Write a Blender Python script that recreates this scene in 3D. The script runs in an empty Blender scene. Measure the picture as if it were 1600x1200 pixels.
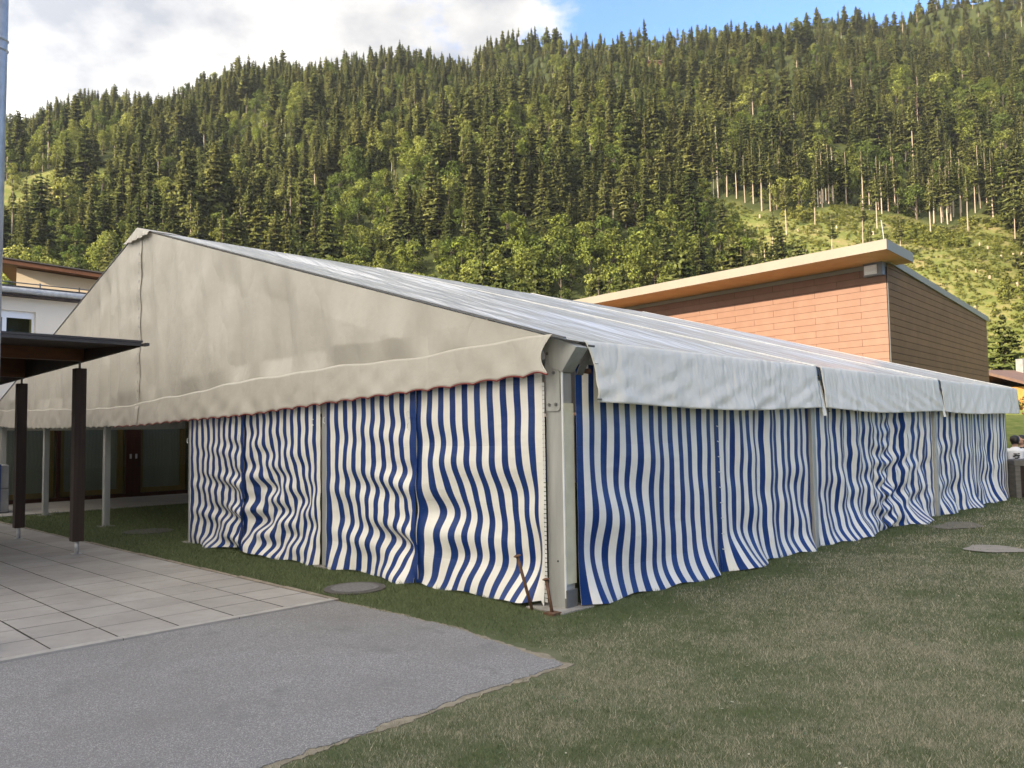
import bpy, bmesh, math, random
import numpy as np
from mathutils import Vector, Matrix, Euler
SC = bpy.context.scene
COL = SC.collection
rad = math.radians

# ------------------------------------------------------------------ camera
F, PITCH, ROLL, EYE, PSI = 1246.13, .0598, .0146, 1.5881, .7798
_R = Vector((1, 0, 0)); _F = Vector((0, math.cos(PITCH), math.sin(PITCH))); _D = Vector((0, math.sin(PITCH), -math.cos(PITCH)))
_R2 = _R * math.cos(ROLL) + _D * math.sin(ROLL); _D2 = _D * math.cos(ROLL) - _R * math.sin(ROLL)
cam_data = bpy.data.cameras.new('camera'); cam = bpy.data.objects.new('camera', cam_data); COL.objects.link(cam)
cam_data.sensor_width = 36; cam_data.lens = F / 1600 * 36; cam_data.clip_start = .05; cam_data.clip_end = 6000
m = Matrix((_R2, -_D2, -_F)).transposed().to_4x4(); m.translation = Vector((0, 0, EYE)); cam.matrix_world = m
SC.camera = cam

# ------------------------------------------------------------------ light and sky
SUN_AZ = Vector((-.75, -.66)).normalized(); SUN_EL = rad(20)
world = bpy.data.worlds.new('World'); SC.world = world; world.use_nodes = True
wt = world.node_tree; wt.nodes.clear()
def wn(t, **k):
    n = wt.nodes.new(t)
    for a, b in k.items(): setattr(n, a, b)
    return n
sky = wn('ShaderNodeTexSky', sky_type='NISHITA', sun_disc=False, sun_elevation=SUN_EL,
         sun_rotation=math.atan2(SUN_AZ.x, SUN_AZ.y), altitude=1200, air_density=.7, dust_density=.3, ozone_density=4.0)
bg = wn('ShaderNodeBackground'); bg.inputs['Strength'].default_value = .15
wo = wn('ShaderNodeOutputWorld')
tc = wn('ShaderNodeTexCoord')
sep = wn('ShaderNodeSeparateXYZ'); wt.links.new(tc.outputs['Generated'], sep.inputs[0])
def wm(op, a, b=None, c=None):
    n = wn('ShaderNodeMath', operation=op)
    for i, v in enumerate((a, b, c)):
        if v is None: continue
        if isinstance(v, (int, float)): n.inputs[i].default_value = v
        else: wt.links.new(v, n.inputs[i])
    return n.outputs[0]
def wnoise(vec, scale, detail, off, rough=.55):
    mp = wn('ShaderNodeMapping'); mp.inputs['Location'].default_value = off
    wt.links.new(vec, mp.inputs['Vector'])
    n = wn('ShaderNodeTexNoise'); n.inputs['Scale'].default_value = scale; n.inputs['Detail'].default_value = detail
    n.inputs['Roughness'].default_value = rough
    wt.links.new(mp.outputs[0], n.inputs['Vector']); return n.outputs['Fac']
den = wm('ADD', wm('MAXIMUM', sep.outputs['Z'], 0.0), .35)
cb = wn('ShaderNodeCombineXYZ')
wt.links.new(wm('DIVIDE', sep.outputs['X'], den), cb.inputs[0]); wt.links.new(wm('DIVIDE', sep.outputs['Y'], den), cb.inputs[1])
big = wnoise(cb.outputs[0], 1.1, 7, (3.1, 1.7, .4))
fine = wnoise(cb.outputs[0], 3.6, 8, (7.3, 2.2, 1.5), .6)
# cloud bank over the western sky, with unseen cover added behind to neutralise the light
cov = wm('ADD', wm('MULTIPLY', big, .44), wm('MULTIPLY', fine, .50))
cov = wm('ADD', cov, wm('ADD', wm('MULTIPLY', sep.outputs['X'], -.40), wm('MULTIPLY', wm('SUBTRACT', sep.outputs['Y'], .85), -.12)))
mr = wn('ShaderNodeMapRange', interpolation_type='SMOOTHSTEP'); wt.links.new(cov, mr.inputs[0])
mr.inputs['From Min'].default_value = .455; mr.inputs['From Max'].default_value = .535
shade = wnoise(cb.outputs[0], 3.4, 9, (1.3, 9.2, 2.5), .56)
crp = wn('ShaderNodeValToRGB'); wt.links.new(shade, crp.inputs[0])
crp.color_ramp.elements[0].position = .38; crp.color_ramp.elements[0].color = (1.02, 1.07, 1.18, 1)
crp.color_ramp.elements[1].position = .58; crp.color_ramp.elements[1].color = (2.25, 2.17, 2.05, 1)
# extra brightness and warmth in unseen clouds sunward, added to lift the shaded foreground
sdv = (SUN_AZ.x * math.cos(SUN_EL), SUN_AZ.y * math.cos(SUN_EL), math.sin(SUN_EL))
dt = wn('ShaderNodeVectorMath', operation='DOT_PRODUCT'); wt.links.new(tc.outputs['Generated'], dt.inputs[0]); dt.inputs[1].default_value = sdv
sunward_gain = wm('ADD', 1.0, wm('MULTIPLY', wm('POWER', wm('MULTIPLY', wm('MAXIMUM', wm('ADD', dt.outputs['Value'], .3), 0.0), .77), 1.4), 2.5))
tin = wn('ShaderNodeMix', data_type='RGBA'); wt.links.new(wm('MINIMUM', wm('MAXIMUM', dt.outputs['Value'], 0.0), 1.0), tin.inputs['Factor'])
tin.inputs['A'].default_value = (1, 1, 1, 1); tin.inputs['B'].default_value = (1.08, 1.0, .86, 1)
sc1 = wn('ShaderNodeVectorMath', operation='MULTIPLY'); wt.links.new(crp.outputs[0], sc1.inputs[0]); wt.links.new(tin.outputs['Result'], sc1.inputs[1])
sc2 = wn('ShaderNodeVectorMath', operation='SCALE'); wt.links.new(sc1.outputs[0], sc2.inputs[0]); wt.links.new(sunward_gain, sc2.inputs['Scale'])
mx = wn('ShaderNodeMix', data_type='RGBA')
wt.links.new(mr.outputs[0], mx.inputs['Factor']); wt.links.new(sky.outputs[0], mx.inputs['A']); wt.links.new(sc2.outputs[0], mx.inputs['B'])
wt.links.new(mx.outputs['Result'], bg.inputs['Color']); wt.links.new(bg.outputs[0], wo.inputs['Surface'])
sd = bpy.data.lights.new('sun', 'SUN'); sd.energy = 3.3; sd.angle = rad(.53); sd.color = (1, .84, .63)
sun = bpy.data.objects.new('sun', sd); COL.objects.link(sun)
sdir = Vector((SUN_AZ.x * math.cos(SUN_EL), SUN_AZ.y * math.cos(SUN_EL), math.sin(SUN_EL)))
sun.rotation_euler = sdir.to_track_quat('Z', 'Y').to_euler(); sun.location = (-30, -30, 60)
SC.view_settings.view_transform = 'Standard'; SC.view_settings.look = 'None'
SC.view_settings.exposure = 1.82; SC.view_settings.gamma = 1; SC.view_settings.use_curve_mapping = False

# ------------------------------------------------------------------ frames and helpers
A = Vector((math.sin(PSI), math.cos(PSI), 0)); B = Vector((-math.cos(PSI), math.sin(PSI), 0)); Z = Vector((0, 0, 1))
C0 = Vector((.4485, 7.2007, 0))            # tent corner post
YAW = math.pi / 2 - PSI                      # angle of A from +x
def T(a, b, z): return C0 + A * a + B * b + Z * z
def ab_of(x, y):
    q = Vector((x - C0.x, y - C0.y, 0)); return q.dot(A), q.dot(B)
def gz(a, b):
    return -.0096 * max(-25, min(b, 26)) - .0018 * max(-30, min(a, 40))
def G(a, b, dz=0): return T(a, b, gz(a, b) + dz)
def gxy(x, y): return gz(*ab_of(x, y))
def proj(p):
    q = Vector(p) - Vector((0, 0, EYE)); d = q.dot(_F)
    if d < .05: return None
    return 800 + F * q.dot(_R2) / d, 600 + F * q.dot(_D2) / d
def inview(p, mgn=30):
    r = proj(p); return r is not None and -mgn < r[0] < 1600 + mgn and -mgn < r[1] < 1200 + mgn

ORI = {}
def props(o, label=None, cat=None, group=None, kind=None):
    if label: o['label'] = label
    if cat: o['category'] = cat
    if group: o['group'] = group
    if kind: o['kind'] = kind
    return o
def thing(name, loc, label, cat, group=None):
    o = bpy.data.objects.new(name, None); COL.objects.link(o); o.location = loc; o.empty_display_size = .2
    ORI[o.name] = Vector(loc); return props(o, label, cat, group)
class MB:
    def __init__(s): s.v = []; s.f = []; s.uv = None; s.mi = None
    def add(s, vs, fs):
        n = len(s.v); s.v += [Vector(v) for v in vs]; s.f += [tuple(i + n for i in f) for f in fs]; return s
    def obox(s, o, ex, ey, ez):
        o = Vector(o); ex = Vector(ex); ey = Vector(ey); ez = Vector(ez)
        if ex.cross(ey).dot(ez) < 0: ex, ey = ey, ex
        return s.add([o, o + ex, o + ex + ey, o + ey, o + ez, o + ex + ez, o + ex + ey + ez, o + ey + ez],
                     [(3, 2, 1, 0), (4, 5, 6, 7), (0, 1, 5, 4), (1, 2, 6, 5), (2, 3, 7, 6), (3, 0, 4, 7)])
    def cbox(s, c, ex, ey, ez):
        c = Vector(c); ex = Vector(ex); ey = Vector(ey); ez = Vector(ez)
        return s.obox(c - ex / 2 - ey / 2 - ez / 2, ex, ey, ez)
    def prism(s, poly, d):        # poly list of points, extruded by vector d
        n = len(poly); d = Vector(d); P = [Vector(p) for p in poly]
        nrm = Vector((0, 0, 0))
        for i in range(n): nrm += (P[i]).cross(P[(i + 1) % n])
        if nrm.dot(d) < 0: P.reverse()
        return s.add(P + [p + d for p in P], [tuple(range(n - 1, -1, -1)), tuple(range(n, 2 * n))] +
                     [(i, (i + 1) % n, n + (i + 1) % n, n + i) for i in range(n)])
    def tube(s, pts, r, n=8, cap=True):
        P = [Vector(p) for p in pts]; rr = r if isinstance(r, (list, tuple)) else [r] * len(P)
        base = len(s.v); prev = None
        for i, p in enumerate(P):
            t = (P[min(i + 1, len(P) - 1)] - P[max(i - 1, 0)]).normalized()
            u = prev if prev is not None else (Vector((0, 0, 1)) if abs(t.z) < .9 else Vector((1, 0, 0)))
            u = (u - t * u.dot(t)).normalized(); prev = u; w = t.cross(u)
            for k in range(n):
                a = 2 * math.pi * k / n; s.v.append(p + (u * math.cos(a) + w * math.sin(a)) * rr[i])
        for i in range(len(P) - 1):
            for k in range(n):
                a = base + i * n + k; b = base + i * n + (k + 1) % n; s.f.append((a, b, b + n, a + n))
        if cap:
            s.f.append(tuple(base + k for k in range(n - 1, -1, -1)))
            s.f.append(tuple(base + (len(P) - 1) * n + k for k in range(n)))
        return s
    def grid(s, fn, nu, nv):
        base = len(s.v)
        for j in range(nv + 1):
            for i in range(nu + 1): s.v.append(Vector(fn(i / nu, j / nv)))
        for j in range(nv):
            for i in range(nu):
                a = base + j * (nu + 1) + i; s.f.append((a, a + 1, a + nu + 2, a + nu + 1))
        return s
    def mesh(s, name, mt, off=Vector((0, 0, 0)), smooth=False):
        me = bpy.data.meshes.new(name); me.from_pydata([v - off for v in s.v], [], s.f)
        for q in (mt if isinstance(mt, (list, tuple)) else [mt]): me.materials.append(q)
        if smooth: me.polygons.foreach_set('use_smooth', [True] * len(me.polygons))
        if s.uv:
            l = me.uv_layers.new(name='UVMap'); vi = np.zeros(len(me.loops), int); me.loops.foreach_get('vertex_index', vi)
            l.data.foreach_set('uv', np.array(s.uv, float)[vi].ravel())
        if s.mi: me.polygons.foreach_set('material_index', s.mi)
        me.update(); return me
    def build(s, name, mt, parent=None, smooth=False, loc=None, bevel=0, **kw):
        off = ORI[parent.name] if parent else (Vector(loc) if loc is not None else Vector((0, 0, 0)))
        o = bpy.data.objects.new(name, s.mesh(name, mt, off, smooth)); COL.objects.link(o)
        if parent: o.parent = parent
        elif loc is not None: o.location = loc
        ORI[o.name] = off
        if bevel:
            b = o.modifiers.new('b', 'BEVEL'); b.width = bevel; b.segments = 2; b.limit_method = 'ANGLE'
        return props(o, **kw)

# ------------------------------------------------------------------ materials
def newmat(name):
    m = bpy.data.materials.new(name); m.use_nodes = True; t = m.node_tree; t.nodes.clear()
    return m, t
class NT:
    def __init__(s, name):
        s.m, s.t = newmat(name); s.out = s.n('ShaderNodeOutputMaterial'); s.geo = s.n('ShaderNodeNewGeometry'); s.tc = s.n('ShaderNodeTexCoord')
    def n(s, ty, **k):
        x = s.t.nodes.new(ty)
        for a, b in k.items(): setattr(x, a, b)
        return x
    def l(s, a, b): s.t.links.new(a, b)
    def val(s, sock, v):
        if isinstance(v, (int, float)): sock.default_value = v
        elif isinstance(v, (tuple, list)): sock.default_value = tuple(v) + ((1,) if len(v) == 3 and sock.type == 'RGBA' else ())
        else: s.l(v, sock)
    def math(s, op, a, b=0.0, c=0.0):
        x = s.n('ShaderNodeMath', operation=op)
        for i, v in enumerate((a, b, c)): s.val(x.inputs[i], v)
        return x.outputs[0]
    def noise(s, scale, detail=4, rough=.55, vec=None, stretch=None, off=(0, 0, 0)):
        vec = vec or s.geo.outputs['Position']
        mp = s.n('ShaderNodeMapping'); s.l(vec, mp.inputs[0]); mp.inputs['Location'].default_value = off
        if stretch: mp.inputs['Scale'].default_value = stretch
        x = s.n('ShaderNodeTexNoise'); x.inputs['Scale'].default_value = scale; x.inputs['Detail'].default_value = detail; x.inputs['Roughness'].default_value = rough
        s.l(mp.outputs[0], x.inputs['Vector']); return x.outputs['Fac']
    def ramp(s, fac, stops):
        x = s.n('ShaderNodeValToRGB'); s.l(fac, x.inputs[0]); e = x.color_ramp.elements
        while len(e) < len(stops): e.new(.5)
        for i, (p, c) in enumerate(stops):
            e[i].position = p; e[i].color = tuple(c) + (1,) if len(c) == 3 else c
        return x.outputs[0]
    def mix(s, fac, a, b, mode='MIX'):
        x = s.n('ShaderNodeMix', data_type='RGBA', blend_type=mode)
        s.val(x.inputs['Factor'], fac); s.val(x.inputs['A'], a); s.val(x.inputs['B'], b); return x.outputs['Result']
    def step(s, v, lo, hi):
        x = s.n('ShaderNodeMapRange'); s.val(x.inputs[0], v); x.inputs[1].default_value = lo; x.inputs[2].default_value = hi; return x.outputs[0]
    def bump(s, h, strength=.3, dist=.01, prev=None):
        x = s.n('ShaderNodeBump'); x.inputs['Strength'].default_value = strength; x.inputs['Distance'].default_value = dist
        s.l(h, x.inputs['Height'])
        if prev is not None: s.l(prev, x.inputs['Normal'])
        return x.outputs[0]
    def pbr(s, col, rough=.6, nrm=None, spec=.5, metal=0, trans=None):
        x = s.n('ShaderNodeBsdfPrincipled'); s.val(x.inputs['Base Color'], col); s.val(x.inputs['Roughness'], rough)
        x.inputs['Specular IOR Level'].default_value = spec; x.inputs['Metallic'].default_value = metal
        if nrm is not None: s.l(nrm, x.inputs['Normal'])
        sh = x.outputs[0]
        if trans:
            tr = s.n('ShaderNodeBsdfTranslucent'); s.val(tr.inputs['Color'], trans[1] if len(trans) > 1 else col)
            if nrm is not None: s.l(nrm, tr.inputs['Normal'])
            mxs = s.n('ShaderNodeMixShader'); mxs.inputs[0].default_value = trans[0]; s.l(sh, mxs.inputs[1]); s.l(tr.outputs[0], mxs.inputs[2]); sh = mxs.outputs[0]
        s.l(sh, s.out.inputs[0]); return s.m
    def rnd(s): return s.n('ShaderNodeObjectInfo').outputs['Random']
def dirty(name, col, rough=.6, scale=3, amt=.25, bump=.15, bscale=60, spec=.5, metal=0, stretch=None, vary=0, dist=.004):
    t = NT(name); f = t.noise(scale, 6, .6, stretch=stretch)
    c = t.mix(t.step(f, .3, .7), tuple(x * (1 - amt) for x in col), tuple(min(1, x * (1 + amt * .6)) for x in col))
    if vary:
        v = t.math('ADD', t.math('MULTIPLY', t.rnd(), vary), 1 - vary / 2)
        c = t.mix(1.0, c, v, 'MULTIPLY')
    b = t.bump(t.noise(bscale, 4, .6, stretch=stretch), bump, dist) if bump else None
    return t.pbr(c, rough, b, spec, metal)

M = {}
M['alu'] = dirty('weathered_aluminium', (.42, .42, .40), .5, 6, .25, .2, 40, metal=.35, stretch=(1, 1, .15))
M['alu_cream'] = dirty('cream_strip', (.55, .52, .38), .6, 5, .15, .1)
M['white_trim'] = dirty('white_trim', (.75, .75, .73), .5, 5, .1, 0)
M['steel'] = dirty('galvanised_steel', (.46, .465, .47), .42, 9, .25, .08, 30, metal=.3)
M['dark_steel'] = dirty('dark_steel', (.12, .12, .12), .5, 9, .2, .1)
M['rust'] = dirty('rusty_iron', (.13, .065, .035), .75, 25, .5, .5, 90)
M['bolt'] = dirty('bolt', (.22, .22, .21), .45, 20, .3, .1, metal=.6)
M['black'] = dirty('black_strap', (.015, .015, .016), .5, 10, .2, 0)
M['cord'] = dirty('white_cord', (.7, .7, .68), .7, 10, .1, 0)
M['redtrim'] = dirty('red_trim', (.20, .035, .03), .7, 10, .2, 0)
M['plinth'] = dirty('concrete_pad', (.30, .28, .25), .85, 6, .3, .3)
M['blue_strap'] = dirty('blue_strap', (.02, .06, .2), .6, 10, .2, 0)

def fabric_mat(name, col, dirt, trans=.12, streak=.5, rough=.42, fine=.6, big=.75, bsc=2.4):
    t = NT(name)
    uv = t.tc.outputs['UV']
    stain = t.noise(1.0, 6, .65, vec=uv, stretch=(3.4, .20, 1))     # dirt washed down the cloth
    blot = t.noise(.9, 5, .6, vec=uv, off=(4, 7, 0))
    f = t.math('ADD', t.math('MULTIPLY', stain, .8), t.math('MULTIPLY', blot, .2))
    c = t.mix(t.math('MULTIPLY', t.step(f, .40, .66), streak), col, dirt)
    v = t.noise(9, 5, .6, vec=uv, off=(1, 2, 0)); c = t.mix(t.math('MULTIPLY', t.step(v, .45, .8), .12), c, dirt)
    cr = t.noise(7, 3, .5, vec=uv, off=(3, 0, 0)); cr2 = t.noise(bsc, 3, .5, vec=uv, stretch=(2.0, .8, 1), off=(9, 3, 0))
    ridg = t.math('ABSOLUTE', t.math('SUBTRACT', cr, .5)); ridg2 = t.math('ABSOLUTE', t.math('SUBTRACT', cr2, .5))
    n = t.bump(ridg, fine, .03); n = t.bump(ridg2, big, .09, n); n = t.bump(t.noise(1.0, 3, .5, vec=uv, stretch=(9, .7, 1), off=(6, 6, 0)), .12, .03, n); n = t.bump(t.noise(260, 2, .5, vec=uv), .08, .002, n)
    return t.pbr(c, rough, n, .45, 0, (trans, (.75, .72, .62)))
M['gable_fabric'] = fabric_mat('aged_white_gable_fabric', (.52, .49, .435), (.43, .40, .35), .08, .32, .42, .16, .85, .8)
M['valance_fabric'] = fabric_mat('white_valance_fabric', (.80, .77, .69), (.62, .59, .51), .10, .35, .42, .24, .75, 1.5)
def roof_mat():
    t = NT('white_roof_fabric'); uv = t.tc.outputs['UV']
    st = t.noise(1.0, 5, .6, vec=uv, stretch=(2.2, .25, 1)); c = t.mix(t.math('MULTIPLY', t.step(st, .4, .7), .35), (.72, .72, .71), (.52, .51, .48))
    rot = t.n('ShaderNodeMapping'); rot.inputs['Rotation'].default_value = (0, 0, .22); t.l(uv, rot.inputs[0])
    w1 = t.noise(1.0, 4, .55, vec=rot.outputs[0], stretch=(3.2, .45, 1)); w2 = t.noise(1.0, 4, .6, vec=uv, stretch=(9, .9, 1), off=(5, 1, 0))
    n = t.bump(w1, .55, .13); n = t.bump(w2, .10, .03, n)
    return t.pbr(c, .20, n, .7, 0, (.06, (.8, .8, .78)))
M['roof_fabric'] = roof_mat()
def stripe_mat():
    t = NT('blue_white_striped_canvas'); uv = t.tc.outputs['UV']
    s = t.n('ShaderNodeSeparateXYZ'); t.l(uv, s.inputs[0]); u = s.outputs[0]; v = s.outputs[1]
    fr = t.math('FRACT', t.math('DIVIDE', u, .192))
    stp = t.math('MULTIPLY', t.step(fr, .0, .012), t.math('SUBTRACT', 1.0, t.step(fr, .475, .487)))
    soil = t.noise(1.0, 5, .6, vec=uv, stretch=(2.2, .8, 1)); low = t.step(v, .45, 0.0)
    w = t.mix(t.math('MULTIPLY', t.step(soil, .45, .8), .35), (.84, .815, .755), (.66, .62, .53))
    w = t.mix(t.math('MULTIPLY', low, t.math('MULTIPLY', t.step(soil, .35, .7), .4)), w, (.44, .40, .31))
    bl = t.mix(t.step(soil, .35, .75), (.006, .030, .150), (.012, .048, .200))
    sp = t.noise(45, 3, .6, vec=uv); bl = t.mix(t.math('MULTIPLY', t.step(sp, .66, .72), .25), bl, (.12, .18, .32))
    c = t.mix(stp, w, bl)
    seam = t.math('ABSOLUTE', t.math('SUBTRACT', t.math('FRACT', t.math('DIVIDE', v, .58)), .5))
    hs = t.step(seam, .012, 0.0)
    cr = t.noise(9, 3, .5, vec=uv); cr2 = t.noise(3.0, 4, .5, vec=uv, stretch=(.7, 1.5, 1), off=(2, 2, 0))
    n = t.bump(t.math('ABSOLUTE', t.math('SUBTRACT', cr, .5)), .35, .012)
    n = t.bump(t.math('ABSOLUTE', t.math('SUBTRACT', cr2, .5)), .5, .04, n); n = t.bump(hs, .4, .004, n)
    return t.pbr(c, .42, n, .28, 0, (.06, c))
M['stripes'] = stripe_mat()
def panel_mat():
    t = NT('terracotta_panel'); f = t.noise(2.2, 5, .6)
    c = t.mix(t.step(f, .3, .7), (.205, .112, .076), (.235, .133, .093))
    v = t.math('ADD', t.math('MULTIPLY', t.rnd(), .09), .955); c = t.mix(1.0, c, v, 'MULTIPLY')
    return t.pbr(c, .55, t.bump(t.noise(120, 3, .6), .1, .002), .4)
M['panel'] = panel_mat()
M['brown_board'] = dirty('brown_board', (.205, .118, .050), .7, 1.5, .12, .1, 80, spec=.15, vary=.12)
M['joint'] = dirty('dark_joint', (.03, .02, .015), .9, 3, .2, 0)
M['fascia'] = dirty('cream_sheet_fascia', (.215, .19, .155), .45, .8, .08, .05, 3)
M['verge'] = dirty('olive_grey_sheet', (.26, .24, .18), .45, .8, .08, .05, 3)
def wood(name, c1, c2, rough=.6, st=(1, 1, 14)):
    t = NT(name); f = t.noise(1.6, 6, .6, stretch=st); c = t.mix(t.step(f, .3, .7), c1, c2)
    return t.pbr(c, rough, t.bump(f, .3, .004), .35)
M['soffit'] = wood('orange_pine_soffit', (.66, .37, .15), (.78, .49, .23), .5, (1, 1, 6))
M['dark_wood'] = wood('dark_stained_wood', (.022, .013, .010), (.045, .027, .020), .6, (14, 14, .8))
M['brown_wood'] = wood('brown_beam_wood', (.075, .028, .012), (.12, .048, .020), .5, (2, 2, 10))
M['grey_wood'] = wood('grey_weathered_wood', (.10, .095, .085), (.17, .16, .145), .8, (3, 3, 12))
M['frame_wood'] = wood('dark_red_door_frame', (.030, .012, .008), (.055, .022, .014), .4, (10, 10, 1))
M['inner_frame'] = wood('ochre_inner_frame', (.34, .23, .08), (.42, .29, .11), .6, (6, 6, 1))
M['render'] = dirty('cream_render', (.72, .64, .52), .9, .5, .06, .25, 120)
M['render_sun_tint'] = dirty('sun_tinted_render', (.56, .46, .32), .9, .5, .06, .2, 120)  # upper wall's cream render, with the sun's warmth put into its colour
M['plum'] = dirty('plum_cladding', (.10, .055, .05), .7, 1, .15, .1)
M['white_frame'] = dirty('white_window_frame', (.75, .76, .77), .4, 5, .05, 0)
M['slab_roof'] = dirty('dark_sheet_roof', (.055, .05, .048), .5, 2, .2, .1)
M['curtain_grey'] = dirty('grey_blind', (.40, .41, .37), .9, 2, .1, .1, 8, stretch=(1, 1, .1))
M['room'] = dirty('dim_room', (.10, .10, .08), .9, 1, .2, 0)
def glass_mat():
    t = NT('window_glass')
    g = t.n('ShaderNodeBsdfGlossy'); g.inputs['Roughness'].default_value = .02; g.inputs['Color'].default_value = (.9, .92, .92, 1)
    tr = t.n('ShaderNodeBsdfTransparent'); tr.inputs['Color'].default_value = (.88, .90, .88, 1)
    fr = t.n('ShaderNodeFresnel'); fr.inputs['IOR'].default_value = 1.55
    x = t.n('ShaderNodeMixShader'); t.l(t.math('MULTIPLY', fr.outputs[0], .75), x.inputs[0]); t.l(tr.outputs[0], x.inputs[1]); t.l(g.outputs[0], x.inputs[2])
    t.l(x.outputs[0], t.out.inputs[0]); return t.m
M['glass'] = glass_mat()
M['slab'] = None
def slab_mat():
    t = NT('concrete_slab'); f = t.noise(1.4, 6, .6); f2 = t.noise(7, 5, .65, off=(3, 3, 3))
    c = t.mix(t.step(f, .3, .7), (.265, .248, .232), (.345, .328, .308)); c = t.mix(t.math('MULTIPLY', t.step(f2, .5, .75), .35), c, (.20, .18, .165))
    v = t.math('ADD', t.math('MULTIPLY', t.rnd(), .16), .92); c = t.mix(1.0, c, v, 'MULTIPLY')
    sp = t.noise(180, 2, .6); c = t.mix(t.math('MULTIPLY', t.step(sp, .6, .75), .2), c, (.12, .11, .10))
    return t.pbr(c, .8, t.bump(t.noise(150, 3, .6), .25, .002), .35)
M['slab'] = slab_mat()
M['slab_edge'] = dirty('pale_concrete_edging', (.34, .325, .30), .85, 4, .2, .3, 90)
M['kerb'] = dirty('mossy_kerb', (.25, .21, .165), .9, 6, .35, .4, 70)
M['bed'] = dirty('joint_sand', (.022, .019, .016), .95, 8, .3, .4, 60)
def asphalt_mat():
    t = NT('worn_asphalt'); P = t.geo.outputs['Position']
    vo = t.n('ShaderNodeTexVoronoi'); vo.inputs['Scale'].default_value = 190; t.l(P, vo.inputs['Vector'])
    sx = t.n('ShaderNodeSeparateColor'); t.l(vo.outputs['Color'], sx.inputs[0]); g = sx.outputs[0]
    base = t.ramp(g, [(0, (.138, .135, .138)), (.5, (.200, .197, .200)), (.8, (.255, .252, .254)), (1, (.42, .412, .405))])
    f = t.noise(.8, 5, .6); base = t.mix(t.math('MULTIPLY', t.step(f, .35, .7), .55), base, (.15, .143, .138))
    f3 = t.noise(2.2, 6, .7, off=(8, 1, 0)); base = t.mix(t.math('MULTIPLY', t.step(f3, .56, .72), .6), base, (.12, .117, .12))
    n = t.bump(t.math('SUBTRACT', 1.0, vo.outputs['Distance']), .5, .006); n = t.bump(t.noise(9, 4, .6), .2, .02, n)
    return t.pbr(base, .8, n, .35)
M['asphalt'] = asphalt_mat()
DRYA = (.225, .205, .145); DRYB = (.305, .28, .21); GRA = (.076, .098, .046); GRB = (.120, .142, .070)
def grass_fac(t):
    # dryness of the lawn: patchy towards the open side, lush in the strip beside the tent and under it
    P = t.geo.outputs['Position']
    d1 = t.n('ShaderNodeVectorMath', operation='DOT_PRODUCT'); t.l(P, d1.inputs[0]); d1.inputs[1].default_value = tuple(A)
    aa = t.math('SUBTRACT', d1.outputs['Value'], C0.dot(A))
    n1 = t.noise(.55, 5, .62); n2 = t.noise(2.6, 5, .65, off=(5, 5, 0)); n3 = t.noise(9, 3, .6, off=(2, 5, 0))
    f = t.math('ADD', t.math('MULTIPLY', n1, .52), t.math('ADD', t.math('MULTIPLY', n2, .33), t.math('MULTIPLY', n3, .15)))
    d2 = t.n('ShaderNodeVectorMath', operation='DOT_PRODUCT'); t.l(P, d2.inputs[0]); d2.inputs[1].default_value = tuple(B)
    bb = t.math('SUBTRACT', d2.outputs['Value'], C0.dot(B))
    lush = t.step(bb, -.9, .9)      # behind the corner post line the turf is green
    f = t.math('SUBTRACT', f, t.math('MULTIPLY', lush, .30))
    return t.step(f, .39, .62)
def lawn_mat():
    t = NT('lawn'); d = grass_fac(t); n = t.noise(30, 5, .7); n2 = t.noise(140, 3, .7)
    g = t.mix(n, GRA, GRB); dr = t.mix(n, DRYA, DRYB); c = t.mix(t.math('MULTIPLY', d, .65), g, dr)
    c = t.mix(t.math('MULTIPLY', t.step(n2, .5, .7), .5), c, (.035, .036, .018))
    return t.pbr(c, .95, t.bump(n2, .6, .02), .1)
M['lawn'] = lawn_mat()
def blade_mat():
    t = NT('grass_blades'); d = grass_fac(t); r = t.geo.outputs['Random Per Island']
    g = t.mix(r, (.072, .100, .040), (.175, .205, .095)); dr = t.mix(r, (.21, .19, .12), (.52, .47, .35))
    pick = t.step(t.math('ADD', t.math('MULTIPLY', d, .8), t.math('MULTIPLY', t.math('SUBTRACT', r, .5), .9)), .42, .58)
    c = t.mix(pick, g, dr)
    return t.pbr(c, .6, None, .25, 0, (.25, c))
M['blades'] = blade_mat()
def foliage(name, c1, c2, trans=.25, hue=.0):
    t = NT(name); r = t.rnd(); i = t.geo.outputs['Random Per Island']
    r = t.math('ADD', t.math('MULTIPLY', r, .55), t.math('MULTIPLY', t.step(t.noise(.022, 3, .5), .38, .62), .5)); c = t.mix(r, c1, c2); v = t.math('ADD', t.math('MULTIPLY', i, .8), .6); c = t.mix(1.0, c, v, 'MULTIPLY')
    at = t.n('ShaderNodeAttribute'); at.attribute_name = 'outward'
    vt = t.n('ShaderNodeVectorTransform', vector_type='NORMAL', convert_from='OBJECT', convert_to='WORLD'); t.l(at.outputs['Vector'], vt.inputs[0])
    nm = t.n('ShaderNodeVectorMath', operation='NORMALIZE'); t.l(vt.outputs[0], nm.inputs[0])
    d = t.n('ShaderNodeBsdfDiffuse'); t.l(c, d.inputs['Color']); t.l(nm.outputs[0], d.inputs['Normal'])
    d2 = t.n('ShaderNodeBsdfTranslucent'); t.l(c, d2.inputs['Color'])
    m1 = t.n('ShaderNodeMixShader'); m1.inputs[0].default_value = trans; t.l(d.outputs[0], m1.inputs[1]); t.l(d2.outputs[0], m1.inputs[2]); t.l(m1.outputs[0], t.out.inputs[0])
    return t.m
M['spruce'] = foliage('spruce_needles', (.080, .108, .034), (.19, .195, .066), .25)
M['larch'] = foliage('larch_needles', (.16, .19, .055), (.25, .26, .09), .35)
M['leaf'] = foliage('broad_leaves', (.19, .245, .045), (.34, .36, .10), .4)
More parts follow.
